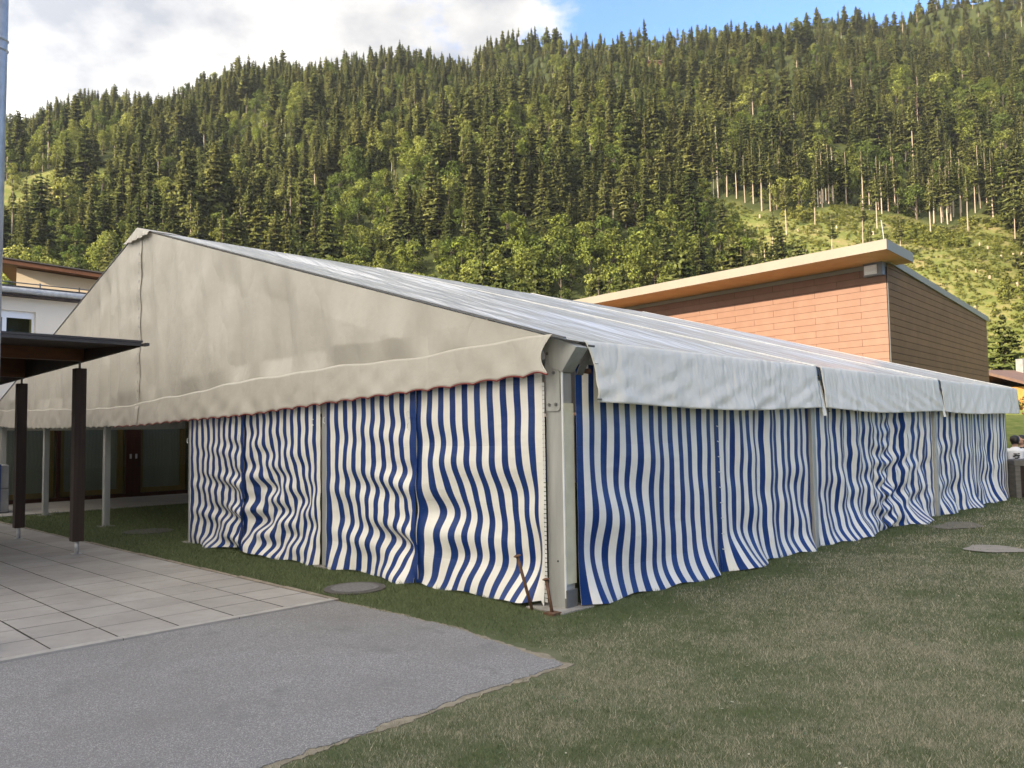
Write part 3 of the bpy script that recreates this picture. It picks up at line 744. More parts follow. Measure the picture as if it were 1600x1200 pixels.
curtain(5.98, 7.75, 1, 24, 1.99, drift=-.14, driftc=.72, ripple=.036, rside=-1, rlam=.36, diag=1.1, inward=.03, hem=.10, hemlift=bump_(.1, .2, .05), phase=.0)
curtain(.145, 2.54, 0, 31, 2.2, drift=.015, ripple=.010, rlam=.8, diag=.4, inward=.0, hem=.20, pleat=.022, pfreq=8, phase=0)
curtain(2.55, 4.94, 0, 32, 2.2, drift=.02, ripple=.012, rside=1, rlam=.6, diag=.8, inward=.01, hem=.24, pleat=.034, pfreq=11, ext=1.08)
curtain(5.06, 7.52, 0, 33, 2.2, drift=.10, ripple=.020, rside=1, rlam=.5, diag=1.2, inward=.03, hem=.24, pleat=.040, pfreq=9, ext=1.1, pinch=(1.0, .55, .10))
curtain(7.53, 9.94, 0, 34, 2.2, drift=-.10, ripple=.035, rside=-1, rlam=.42, diag=1.6, inward=.03, hem=.24, pleat=.040, pfreq=12, ext=1.1, pinch=(0, .6, .12))
curtain(10.06, 12.5, 0, 35, 2.2, drift=.12, ripple=.025, rside=-1, rlam=.6, diag=1.0, inward=.03, hem=.22, pleat=.035, pfreq=9, ext=1.1)
curtain(12.51, 14.94, 0, 36, 2.2, drift=.05, ripple=.016, rlam=.6, diag=.6, inward=.03, hem=.18, pleat=.045, pfreq=11, ext=1.12)
# far gable closed too (seen through nothing but keeps the tent whole)
for k in range(5):
    m_ = MB(); m_.uv = []
    def fn(u, v):
        s = k * BB + .1 + (BB - .2) * u; m_.uv.append((s, 2.2 * v)); return T(15.02 + .03 * math.sin(s * 9), s, gz(15, s) + 2.25 * v)
    m_.grid(fn, 60, 4).build('side_curtain', M['stripes'], tent, smooth=True)
m_ = MB(); m_.uv = []
def fn(u, v):
    b = W * u; m_.uv.append((b, v)); z0 = 2.2; return T(15.03, b, z0 + (roofz(b) - .02 - z0) * v)
m_.grid(fn, 40, 6).build('gable_panel', M['gable_fabric'], tent, smooth=True)
# lacing toggles and laced seams
def toggle(p, ax): 
    m_ = MB(); m_.tube([p, p + ax * .03 - Z * .01, p + ax * .035 - Z * .06, p - Z * .075], .006, 5); m_.build('lacing_toggle', M['cord'], tent)
for b, z in ((2.10, 1.83), (2.10, 1.70), (3.77, 1.80), (4.03, 1.78), (5.99, 1.72), (5.99, 1.60), (7.70, 1.56)): toggle(T(-.10, b, z), B)
def seam_band(gable, s, w, ztop):
    m_ = MB(); m_.uv = []
    def fn(u, v):
        g = gz(0, s) if gable else gz(s, 0); z = ztop + (g + .03 - ztop) * v; m_.uv.append((.02 + .05 * u, z)); l = .04 * math.sin(v * 9 + s) * v + w * (u - .5)
        o_ = -.055 - .02 * math.sin(z * 14) * v - .03 * v
        return T(o_, s + l - .03 * v, z) if gable else T(s + l * .5, o_, z)
    m_.grid(fn, 4, 50)
    if gable: m_.f = [tuple(reversed(f)) for f in m_.f]
    m_.build('seam_band', M['stripes'], tent, smooth=True)
seam_band(1, 2.07, .055, 2.1); seam_band(1, 5.97, .055, 1.95); seam_band(0, 2.545, .035, 2.0)
for i in range(9): p = T(2.545, -.085 - .004 * i, 1.62 - i * .17); MB().tube([p - A * .025, p + A * .025 - Z * .012], .006, 4).build('lace', M['cord'], tent)
# edge webbing against the post
m_ = MB()
for i in range(50): m_.cbox(T(-.032, .204, .06 + i * .04), A * .004, B * .035, Z * .033)
m_.build('edge_webbing', M['white_trim'], tent)

# stakes at the corner post
def stake(p, q, label):
    p, q = Vector(p), Vector(q); t = thing('tent_stake', p, label, 'tent stake'); d = (q - p).normalized()
    MB().tube([p - d * .03, q], .0145, 8).build('shaft', M['rust'], t, smooth=True)
    MB().tube([q - d * .012, q - d * .002, q + d * .004, q + d * .010], [.018, .034, .034, .02], 10).build('head', M['rust'], t)
stake(G(-.20, .22), T(-.30, .30, .48), 'tall leaning rusty iron stake left of the grey corner post')
stake(G(-.22, -.04), T(-.235, .015, .30), 'short rusty iron stake in front of the grey corner post')
MB().cbox(G(-.22, -.04, .012), A * .11, B * .11, Z * .022).build('base_plate', M['rust'], tent)

# guy rope at the far corner
gr = MB().tube([T(15.44, -.26, 1.84), T(16.9, -1.5, .9), T(18.4, -2.7, gz(18, -2.7) + .02)], .018, 6).build('guy_rope', M['orange_rope'], loc=T(15.44, -.26, 1.84))
props(gr, 'thin orange guy rope running down from the far corner of the tent valance', 'rope')

# ------------------------------------------------------------------ terrace canopy on the left
can = thing('terrace_canopy', G(-1.67, 7.7), 'dark flat timber canopy over the concrete slab terrace at the left', 'canopy')
def canopy_post(a, b, top):
    g = gz(a, b)
    o = MB().cbox(T(a, b, (g + .20 + top) / 2), A * .15, B * .15, Z * (top - g - .20)).build('post', M['dark_wood'], can, bevel=.006)
    MB().tube([G(a, b, .012), T(a, b, g + .22)], .03, 12).build('post_foot', M['steel'], o, smooth=True)
    MB().tube([T(a, b, top - .01), T(a, b, top + .16)], .016, 8).build('post_pin', M['dark_steel'], o)
    MB().cbox(G(a, b, .024), A * .12, B * .12, Z * .01).build('foot_plate', M['steel'], o)
for b in (7.70, 10.68, 13.7): canopy_post(-1.68, b, 2.585 - .02 * (b - 7.7))
for b in (7.70, 10.68, 13.7): canopy_post(-6.2, b, 2.585 - .02 * (b - 7.7))
def cz(b): return 2.775 + .06 * (b - 5.6)
MB().prism([T(-1.64, 5.64, cz(5.64) - .03), T(-1.64, 14.9, cz(14.9) - .03), T(-1.64, 14.9, cz(14.9)), T(-1.64, 5.64, cz(5.64))], A * -6).build('roof_deck', M['dark_wood'], can)
MB().prism([T(-1.585, 5.60, cz(5.6) + .003), T(-1.585, 14.95, cz(14.95) + .003), T(-1.585, 14.95, cz(14.95) + .03), T(-1.585, 5.60, cz(5.6) + .03)], A * -6.1).build('roof_sheet', M['slab_roof'], can)
MB().obox(T(-1.60, 5.635, 2.735), A * -6.05, B * -.03, Z * .040).build('fascia_board', M['slab_roof'], can)
MB().prism([T(-1.60, 5.64, 2.725), T(-1.60, 14.9, 2.545), T(-1.60, 14.9, cz(14.9) - .002), T(-1.60, 5.64, cz(5.64) - .002)], A * -.035).build('side_board', M['dark_wood'], can)
MB().obox(T(-1.585, 5.52, 2.735), A * .05, B * .13, Z * .035).build('gutter_spout', M['slab_roof'], can)
for b in (7.70, 10.68, 13.7): MB().prism([T(-1.645, b - .06, 2.69 - .02 * (b - 7.7)), T(-1.645, b + .06, 2.69 - .02 * (b - 7.7)), T(-1.645, b + .06, cz(b) - .04), T(-1.645, b - .06, cz(b) - .04)], A * -5.8).build('beam', M['brown_wood'], can)

# steel pole at the left edge
pp = Vector((-3.975, 6.05, gxy(-3.9, 6.0)))
pole = thing('steel_pole', pp, 'tall galvanised steel pole with a joint ring at the left edge of the terrace', 'pole')
MB().tube([pp, pp + Z * 8.5], .067, 20).build('shaft', M['steel'], pole, smooth=True)
for dz in (4.62, 4.70): MB().tube([pp + Z * dz, pp + Z * (dz + .012), pp + Z * (dz + .022)], [.069, .077, .069], 20).build('joint_ring', M['steel'], pole, smooth=True)

# grey ballast blocks beside the far end of the terrace
bl = thing('ballast_blocks', G(-.75, 17.2, .02), 'two stacked grey ballast blocks with a blue strap behind the canopy post', 'ballast')
for k in range(2):
    MB().obox(G(-1.9, 17.0, .03 + k * .56), A * 1.55, B * .9, Z * .55).build('block', M['grey_box'], bl, bevel=.02)
MB().obox(G(-.62, 16.985, .03), A * .09, B * .012, Z * 1.13).build('strap', M['blue_strap'], bl)

# ------------------------------------------------------------------ school building on the left
sch = thing('school_building', G(2, 20.0), 'cream rendered school building with glass doors and a silver gutter behind the tent', 'building')
BW = 20.15
def S(a, z, db=0): return T(a, BW + db, z)
# lower wall with door opening (a 0..6.4, z up to 2.35)
wl = MB(); gl = -.25
def wbox(a0, a1, z0, z1): wl.obox(S(a0, z0), A * (a1 - a0), B * .3, Z * (z1 - z0))
wins = [(-.15, .93), (1.84, 2.95), (4.0, 5.1), (6.2, 7.3)]
WZ0, WZ1 = 3.75, 5.10
wbox(-12, -.55, gl, 3.2); wbox(6.6, 22, gl, 2.45); wbox(-.55, 6.6, 2.45, 3.2); wbox(6.6, 22, 2.45, 3.2)
wbox(-12, 22, 3.2, WZ0); wbox(-12, 22, WZ1, 5.75)
e0 = -12
for w0, w1 in wins: wbox(e0, w0, WZ0, WZ1); e0 = w1
wbox(e0, 22, WZ0, WZ1)
wl.build('wall', M['render'], sch)
MB().obox(S(-12, 1.55, -.03), A * 11.4, B * .03, Z * 1.25).build('plum_cladding', M['plum'], sch)
MB().obox(S(-12, 2.82, -.10), A * 11.4, B * .10, Z * .07).build('ledge', M['steel'], sch)
for w0, w1 in wins:
    fr = MB(); wd_ = w1 - w0; d = .10
    fr.obox(S(w0, WZ0, d), A * .07, B * .06, Z * (WZ1 - WZ0)); fr.obox(S(w1 - .07, WZ0, d), A * .07, B * .06, Z * (WZ1 - WZ0))
    fr.obox(S(w0 + .07, WZ1 - .19, d), A * (wd_ - .14), B * .06, Z * .19); fr.obox(S(w0 + .07, WZ0, d), A * (wd_ - .14), B * .06, Z * .07)
    fr.obox(S(w0 + .30, WZ0 + .07, d), A * .10, B * .06, Z * (WZ1 - WZ0 - .26))
    fo = fr.build('window_frame', M['white_frame'], sch)
    MB().obox(S(w0 + .07, WZ0 + .07, d + .035), A * (wd_ - .14), B * .008, Z * (WZ1 - WZ0 - .26)).build('pane', M['glass'], fo)
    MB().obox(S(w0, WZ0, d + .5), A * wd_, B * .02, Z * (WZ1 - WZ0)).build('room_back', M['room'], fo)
    MB().obox(S(w0 - .04, WZ0 - .05, -.06), A * (wd_ + .08), B * .2, Z * .04).build('window_sill', M['steel'], fo)
# glass doors
GD0, GD1, GT = -.5, 6.5, 2.44
dz0 = gl + .05
dr = MB(); 
dr.obox(S(GD0, dz0, .10), A * (GD1 - GD0), B * .09, Z * .12); dr.obox(S(GD0, GT - .12, .10), A * (GD1 - GD0), B * .09, Z * .12)
dr.build('door_sill', M['frame_wood'], sch)
for a0, w in ((GD0, .12), (1.55, .10), (3.42, .42), (5.30, .10), (5.62, .95)):
    MB().obox(S(a0, dz0 + .12, .085), A * w, B * .10, Z * (GT - dz0 - .24)).build('door_stile', M['frame_wood'], sch)
for a0, a1 in ((GD0 + .12, 1.55), (1.65, 3.42), (3.84, 5.30)):
    MB().obox(S(a0, dz0 + .12, .14), A * (a1 - a0), B * .012, Z * (GT - dz0 - .24)).build('door_pane', M['glass'], sch)
    f2 = MB(); f2.obox(S(a0, dz0 + .12, .35), A * .16, B * .05, Z * 2.2); f2.obox(S(a1 - .16, dz0 + .12, .35), A * .16, B * .05, Z * 2.2); f2.obox(S(a0 + .16, dz0 + .12, .35), A * (a1 - a0 - .32), B * .05, Z * .14)
    f2.build('inner_frame', M['inner_frame'], sch)
    MB().obox(S(a0 + .1, dz0 + .25, .45), A * (a1 - a0 - .2), B * .02, Z * 2.4).build('blind', M['curtain_grey'], sch)
for a0 in (3.52, 3.68): MB().obox(S(a0, .95, .06), A * .05, B * .025, Z * .14).build('door_handle', M['steel'], sch)
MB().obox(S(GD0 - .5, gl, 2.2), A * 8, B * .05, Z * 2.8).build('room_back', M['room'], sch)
# gutter, snow rail, low roof
gt = MB(); gt.tube([S(-12, 5.62, -.30), S(22, 5.62, -.30)], .085, 14); gt = gt.build('gutter', M['steel'], sch, smooth=True)
for i in range(34): MB().tube([S(-11.5 + i * .95, 5.62, -.30), S(-11.46 + i * .95, 5.62, -.30)], .091, 14).build('gutter_bracket', M['steel'], gt)
MB().obox(S(-12, 5.47, -.30), A * 34, B * .45, Z * .05).build('eaves_board', M['dark_wood'], sch)
MB().prism([S(-12, 5.70, -.34), S(-12, 5.74, -.34), S(-12, 6.00, 5), S(-12, 5.5, 5)], A * 34).build('low_roof', M['slab_roof'], sch)
rl = MB(); rl.tube([S(-12, 5.86, -.1), S(22, 5.86, -.1)], .016, 6)
for i in range(30): rl.tube([S(-11 + i * 1.0, 5.74, -.1), S(-11 + i * 1.0, 5.90, -.1)], .022, 6)
rl.build('snow_rail', M['dark_steel'], sch)
# set back upper storey, turned a little, with a sloping brown verge
U0 = Vector((-15.02, 24.0, 0)); UD = Vector((.914, .406, 0)); UN = Vector((.406, -.914, 0))
def UP(t, z, o=0): return U0 + UD * t + UN * o + Z * z
def uz(t): return 6.90 - .105 * t
MB().prism([UP(0, 5.2), UP(9, 5.2), UP(9, uz(9) - .12), UP(0, uz(0) - .12)], -UN * 4).build('upper_wall', M['render_sun_tint'], sch)
MB().prism([UP(-.55, uz(-.55) - .10, .45), UP(9, uz(9) - .10, .45), UP(9, uz(9) + .03, .45), UP(-.55, uz(-.55) + .03, .45)], -UN * 5).build('upper_roof', M['brown_wood'], sch)
MB().prism([UP(-.6, uz(-.6) + .035, .5), UP(9, uz(9) + .035, .5), UP(9, uz(9) + .07, .5), UP(-.6, uz(-.6) + .07, .5)], -UN * 5.1).build('upper_roof_sheet', M['slab_roof'], sch)
MB().obox(UP(-1.3, 5.98, .6), UD * 1.65, -UN * 1, Z * .05).build('porch_roof', M['slab_roof'], sch)
MB().obox(UP(-1.3, 5.70, .5), UD * 1.25, -UN * 1, Z * .27).build('porch_beam', M['brown_wood'], sch)

# ------------------------------------------------------------------ terracotta hall on the right
th1, th2 = rad(39.4), rad(41.7)
HC = Vector((13.351, 28.0, 0)); D1 = Vector((-math.sin(th1), math.cos(th1), 0)); D2 = Vector((math.sin(th2), math.cos(th2), 0))
N1 = Vector((-D1.y, D1.x, 0)); N2 = Vector((D2.y, -D2.x, 0))
hall = thing('sports_hall', HC - Z * .2, 'flat roofed hall with terracotta panel front and brown board side behind the tent', 'building')
L1, L2 = 24.0, 15.62; HT = 7.42
def hroof(t): return 7.47 - .041 * t
core = MB(); back = HC + D1 * L1 + D2 * L2
core.prism([HC - Z * .3, HC + D1 * L1 - Z * .3, HC + D1 * L1 + D2 * L2 - Z * .3, HC + D2 * L2 - Z * .3], Z * (7.06))
core.prism([HC + Z * 6.765, HC + D2 * L2 + Z * 6.765, HC + D2 * L2 + Z * (hroof(L2) - .06), HC + Z * (hroof(0) - .06)], D1 * L1)
core.build('wall', M['joint'], hall)
pm = {}
def pan(l, h=.243):
    k = round(l, 3)
    if k not in pm:
        m_ = MB(); m_.obox((0, 0, 0), (l, 0, 0), (0, .022, 0), (0, 0, h)); pm[k] = m_.mesh('panel', M['panel'])
    return pm[k]
rot1 = math.atan2(D1.y, D1.x)
z = 6.484 - .25 * 14; row = 0; cnt = 0
while z < 7.25:
    off = .98 if row % 2 == 0 else .08
    e = [0.02] ; t = off + .0
    while t < L1: 
        if t > .15: e.append(t)
        t += 1.785
    e.append(L1)
    for i in range(len(e) - 1):
        if e[i] > 19.5: continue
        o = bpy.data.objects.new('panel', pan(e[i + 1] - e[i] - .011, .239)); COL.objects.link(o); o.parent = hall
        o.location = HC + D1 * e[i] + Z * z + N1 * .026 - ORI[hall.name] + N1 * rng.uniform(0, .002); o.rotation_euler = (0, 0, rot1); cnt += 1
        # mesh y axis points to -N1 side or N1: panels are thin, set so that they start in front of the core
    z += .25; row += 1
MB().obox(HC + D1 * .02 + N1 * .003 - Z * .3, D1 * (L1 - .02), N1 * .02, Z * 3.28).build('lower_cladding', M['panel'], hall)
MB().obox(HC + D1 * 19.6 + N1 * .003 + Z * 2.98, D1 * (L1 - 19.6), N1 * .02, Z * 4.2).build('rear_cladding', M['panel'], hall)
MB().obox(HC + N1 * .03 + Z * 7.235, D1 * L1, N1 * .03, Z * .15).build('frieze_board', M['verge'], hall)
z = 3.958 - .25 * 16; 
while z < 7.3:
    za, zb = z + .010, z + .240; top = lambda t: hroof(t) - .10
    if za < top(0) - .03:
        tm = L2 if zb <= top(L2) else max(.2, (top(0) - zb) / .041) if zb < top(0) else 0
        te = L2 if za <= top(L2) else (top(0) - za) / .041
        poly = [HC + D2 * .02 + Z * za, HC + D2 * te + Z * za]
        if te >= L2: poly += [HC + D2 * L2 + Z * min(zb, top(L2))]
        if tm < te and tm > 0: poly += [HC + D2 * tm + Z * zb]
        poly += [HC + D2 * .02 + Z * min(zb, top(0))]
        MB().prism([p + N2 * .004 for p in poly], N2 * .022).build('board', M['brown_board'], hall)
    z += .25
MB().tube([HC + N1 * .012 + N2 * .012, HC + N1 * .012 + N2 * .012 + Z * 7.3], .022, 6).build('corner_trim', M['dark_steel'], hall)
MB().prism([HC + D2 * -.05 + Z * (hroof(0) - .09), HC + D2 * (L2 + .15) + Z * (hroof(L2) - .09), HC + D2 * (L2 + .15) + Z * (hroof(L2) + .16), HC + D2 * -.05 + Z * (hroof(0) + .16)], N2 * .10).build('verge_trim', M['verge'], hall)
MB().prism([HC + Z * (hroof(0) - .05), HC + D2 * L2 + Z * (hroof(L2) - .05), HC + D2 * L2 + Z * (hroof(L2) + .14), HC + Z * (hroof(0) + .14)], D1 * L1).build('roof_deck', M['slab_roof'], hall)
# overhanging front eave
o1, o2 = 2.1, .66
CF = HC - D2 * o1 - D1 * o2
MB().obox(CF + Z * 7.40, D1 * (L1 + o2), D2 * 2.95, Z * .02).build('soffit', M['soffit'], hall)
MB().obox(CF + Z * 7.405 - D2 * .02 - D1 * .02, D1 * (L1 + o2), D2 * .02, Z * .34).build('fascia', M['fascia'], hall)
MB().obox(CF + Z * 7.405 - D1 * .02, D2 * 2.97, D1 * .02, Z * .34).build('fascia', M['verge'], hall)
MB().obox(CF + Z * 7.425, D1 * (L1 + o2), D2 * 2.95, Z * .30).build('eave_slab', M['verge'], hall)
rod = MB().tube([CF + Z * 7.76 + D1 * .1 + D2 * .1, CF + Z * 8.0 + D1 * .12 + D2 * .1, CF + Z * 8.42 + D1 * .16 + D2 * .1], .014, 6).build('lightning_rod', M['steel'], hall)
fl = thing('floodlight', HC + D1 * .4 + N1 * .3 + Z * 7.1, 'grey box floodlight with white reflector under the hall roof corner', 'floodlight')
MB().obox(HC + D1 * .03 + N1 * .06 + Z * 6.94, D1 * .70, N1 * .22, Z * .50).build('housing', M['lamp_grey'], fl, bevel=.01)
rf = MB().obox(HC + D1 * .22 + N1 * .285 + Z * 7.0, D1 * .46, N1 * .012, Z * .33).build('reflector', M['lamp_white'], fl)
for k in range(3): MB().obox(HC + D1 * .23 + N1 * .30 + Z * (7.04 + k * .095), D1 * .43, N1 * .03, Z * .05).build('louvre', M['lamp_white'], rf, bevel=.01)
MB().obox(HC + D1 * .12 + N1 * .1 + Z * 7.335, D1 * .55, N1 * .12, Z * .06).build('bracket', M['rust'], fl)

# ------------------------------------------------------------------ far right: chalet, counter, people
def base_at(x, y): return Vector((x, y, gxy(x, y) if y < 60 else -.25))
ch = Vector((42.5, 62, -.2)); chal = thing('chalet_house', ch, 'small sunlit wooden chalet with brown roof beyond the lawn at the right edge', 'house')
ca = rad(20); CX = Vector((math.cos(ca), math.sin(ca), 0)); CY = Vector((-math.sin(ca), math.cos(ca), 0))
def Hh(x, y, z): return ch + CX * x + CY * y + Z * z
MB().obox(Hh(-3, 0, 0), CX * 9, CY * 7, Z * 2.6).build('wall', M['render'], chal)
MB().obox(Hh(-3.0, -.02, 2.6), CX * 9.0, CY * 7.0, Z * 2.1).build('timber_wall', M['chalet_wood'], chal)
MB().prism([Hh(-4.2, -1.6, 4.45), Hh(-4.2, 3.5, 6.0), Hh(-4.2, 8.6, 4.45), Hh(-4.2, 8.6, 4.65), Hh(-4.2, 3.5, 6.22), Hh(-4.2, -1.6, 4.65)], CX * 12).build('roof', M['chalet_roof'], chal)
MB().obox(Hh(-.3, 2.6, 5.8), CX * .6, CY * .6, Z * 1.3).build('chimney', M['grey_box'], chal)
MB().obox(Hh(-3.3, -1.3, 2.5), CX * 9.6, CY * 1.3, Z * .16).build('balcony', M['chalet_wood'], chal)
for x in (-2.9, -1.2, .5, 2.2): MB().obox(Hh(x, -1.25, .0), CX * .14, CY * .14, Z * 4.5).build('balcony_post', M['chalet_wood'], chal)
for x in (-2.0, .2, 2.4):
    f_ = MB().obox(Hh(x, -.05, 2.9), CX * .9, CY * .04, Z * 1.2).build('window_frame', M['white_frame'], chal); MB().obox(Hh(x + .08, -.062, 2.98), CX * .74, CY * .012, Z * 1.04).build('pane', M['slab_roof'], f_)

ct = thing('wooden_counter', base_at(11.0, 17.6), 'grey weathered wooden counter beside the far end of the tent', 'counter')
cb_ = base_at(10.98, 17.55); cx = Vector((.97, -.02, 0)).normalized(); cy = Vector((.02, .97, 0)).normalized()
MB().obox(cb_ + Z * .70, cx * 2.2, cy * .75, Z * .13).build('top', M['grey_wood'], ct, bevel=.01)
MB().obox(cb_ + cx * .01 + Z * .0, cx * .11, cy * .72, Z * .70).build('side_panel', M['grey_wood'], ct)
MB().obox(cb_ + cx * .12 + cy * .05, cx * 2.0, cy * .04, Z * .70).build('recess_panel', M['dark_wood'], ct)  # shade of the recess under the top put into dark wood colour
for k in range(2): MB().obox(cb_ + cx * .13 + cy * .02 + Z * (.08 + k * .32), cx * 1.98, cy * .028, Z * .27).build('board', M['dark_wood'], ct)

def person(loc, face, label, tee, joints_shift=0, printed=False):
    p0 = Vector(loc); t = thing('person', p0, label, 'person')
    f = Vector((math.cos(face), math.sin(face), 0)); s = Vector((-f.y, f.x, 0))
    def J(x, y, z): return f * x + s * y + Z * z       # x forward, y left
    def skin(name, pts, edges, radii, mt):
        me = bpy.data.meshes.new(name); me.from_pydata([tuple(p) for p in pts], edges, []); o = bpy.data.objects.new(name, me); COL.objects.link(o); o.parent = t
        sk = o.modifiers.new('skin', 'SKIN'); 
        if not me.skin_vertices: bpy.context.view_layer.objects.active = o; me.attributes.get('x')
        return o, me
    # seated figure: body grown from a joint skeleton with tapered rings
    def limb(m_, pts, rr, n=12): m_.tube(pts, rr, n)
    b = bmesh.new()
    segs = [([J(0, 0, .45), J(.0, 0, .62), J(.02, 0, .80), J(.06, 0, .97), J(.06, 0, 1.04), J(.07, 0, 1.10)], [.15, .13, .14, .15, .09, .055]),
            ([J(.07, 0, 1.08), J(.075, 0, 1.13), J(.09, 0, 1.17), J(.095, 0, 1.24), J(.085, 0, 1.30), J(.08, 0, 1.345)], [.055, .06, .085, .098, .085, .03])]
    for q in (1, -1):
        segs += [([J(.05, q * .15, .98), J(.08, q * .22, .94), J(.13, q * .25, .74), J(.20, q * .25, .68), J(.36, q * .16, .76), J(.44, q * .12, .79)], [.06, .055, .045, .042, .034, .03]),
                 ([J(0, q * .09, .47), J(.25, q * .13, .50), J(.45, q * .14, .47), J(.46, q * .14, .30), J(.44, q * .14, .06), J(.56, q * .15, .035)], [.10, .085, .062, .06, .04, .035])]
        for k_ in range(4): segs.append(([J(.43, q * .12 + (k_ - 1.5) * .017, .79), J(.49, q * .115 + (k_ - 1.5) * .018, .785), J(.52, q * .115 + (k_ - 1.5) * .017, .765)], [.010, .009, .006]))
        segs.append(([J(.42, q * .10, .785), J(.45, q * .075, .775), J(.475, q * .07, .765)], [.011, .010, .007]))
    m_ = MB()
    for pts, rr in segs: limb(m_, [p + p0 for p in pts], rr)
    m_.tube([J(.185, 0, 1.235) + p0, J(.205, 0, 1.21) + p0], [.012, .016], 6)
    for q in (1, -1): m_.tube([J(.085, q * .095, 1.24) + p0, J(.08, q * .108, 1.235) + p0], [.028, .02], 8)
    body = m_.build('body', M['skin'], t, smooth=True)
    rm = body.modifiers.new('r', 'REMESH'); rm.mode = 'VOXEL'; rm.voxel_size = .012; rm.use_smooth_shade = True
    m_ = MB()
    limb(m_, [p + p0 for p in (J(0, 0, .44), J(.0, 0, .62), J(.02, 0, .80), J(.06, 0, .97), J(.065, 0, 1.05), J(.07, 0, 1.075))], [.175, .155, .165, .172, .11, .075], 14)
    for q in (1, -1): limb(m_, [p + p0 for p in (J(.05, q * .12, .99), J(.08, q * .215, .95), J(.105, q * .245, .83))], [.075, .075, .068], 12)
    sh = m_.build('shirt', M[tee], t, smooth=True)
    rm = sh.modifiers.new('r', 'REMESH'); rm.mode = 'VOXEL'; rm.voxel_size = .016; rm.use_smooth_shade = True
    m_ = MB(); limb(m_, [p + p0 for p in (J(.03, 0, 1.15), J(.045, 0, 1.20), J(.06, 0, 1.26), J(.075, 0, 1.32), J(.08, 0, 1.362))], [.07, .092, .106, .095, .03], 14)
    m_.build('hair', M['hair'], t, smooth=True)
    m_ = MB()
    for q in (1, -1): limb(m_, [p + p0 for p in (J(.0, q * .09, .46), J(.26, q * .13, .50), J(.46, q * .14, .47), J(.47, q * .14, .30))], [.12, .10, .075, .07], 12)
    m_.build('trousers', M['black_tee'], t, smooth=True)
    if printed:
        m_ = MB()
        for y_, z_, w_, h_ in ((-.05, .93, .05, .02), (.02, .92, .07, .025), (-.02, .885, .11, .03), (.045, .865, .05, .035), (-.045, .845, .04, .03), (.0, .82, .06, .025), (.03, .79, .03, .02)): m_.cbox(J(-.158 + .05 * abs(y_), y_, z_) + p0, s * w_, f * .02, Z * h_)
        m_.build('shirt_print', M['print_black'], t)
    return t
person(base_at(12.02, 19.15), rad(62), 'person in white t-shirt with black print on the back, sitting behind the counter', 'white_tee', printed=True)
person(base_at(12.62, 19.75), rad(185), 'dark haired person in black t-shirt facing left, sitting behind the counter', 'black_tee')

# unseen block added to the west, sized to shade the lawn and tent
sx = Vector((.75, .66, 0)).normalized(); sp_ = Vector((.66, -.75, 0)).normalized()
blk = thing('shade_block', sx * -30, 'tall pale plaster block added out of view to shade the lawn and tent', 'building')
def K(s, p, z): return sx * s + sp_ * p + Z * z
MB().obox(K(-30, -26, -.4), sx * -14, sp_ * 32, Z * 23.7).build('wall', M['shade_block'], blk)
MB().obox(K(-29.6, -26.4, 23.3), sx * -14.8, sp_ * 32.8, Z * .25).build('roof', M['slab_roof'], blk)
for r in range(6):
    m_ = MB()
    for i in range(7): m_.obox(K(-29.97, -23 + i * 4, 1.2 + r * 3.7), sp_ * 1.7, sx * -.2, Z * 1.7)
    m_.build('window', M['slab_roof'], blk)

# ------------------------------------------------------------------ vegetation
def mesh_np(name, V, Fq, mats, mi=None, out=None):
    me = bpy.data.meshes.new(name); me.from_pydata(V, [], Fq)
    for m_ in mats: me.materials.append(m_)
    if mi is not None: me.polygons.foreach_set('material_index', mi)
    if out is not None:
        a = me.attributes.new('outward', 'FLOAT_VECTOR', 'POINT'); a.data.foreach_set('vector', [c for n_ in out for c in n_])
    me.update(); return me
def outward(V, H, tilt=.35, jit=.45, seed=1, centre=None):
    # direction away from the trunk (conifers) or the crown centre, one jittered value per leaf spray
    rr = random.Random(seed); o = []
    for q in range(0, len(V), 4):
        c = sum((Vector(v) for v in V[q:q + 4]), Vector()) / 4
        n = Vector((c.x, c.y, 0)) if centre is None else c - Vector((0, 0, centre)) 
        n = (n.normalized() if n.length > 1e-4 else Vector((0, 0, 1))) + Vector((rr.gauss(0, jit), rr.gauss(0, jit), rr.gauss(tilt, jit)))
        n.normalize(); o += [tuple(n)] * len(V[q:q + 4])
    return o
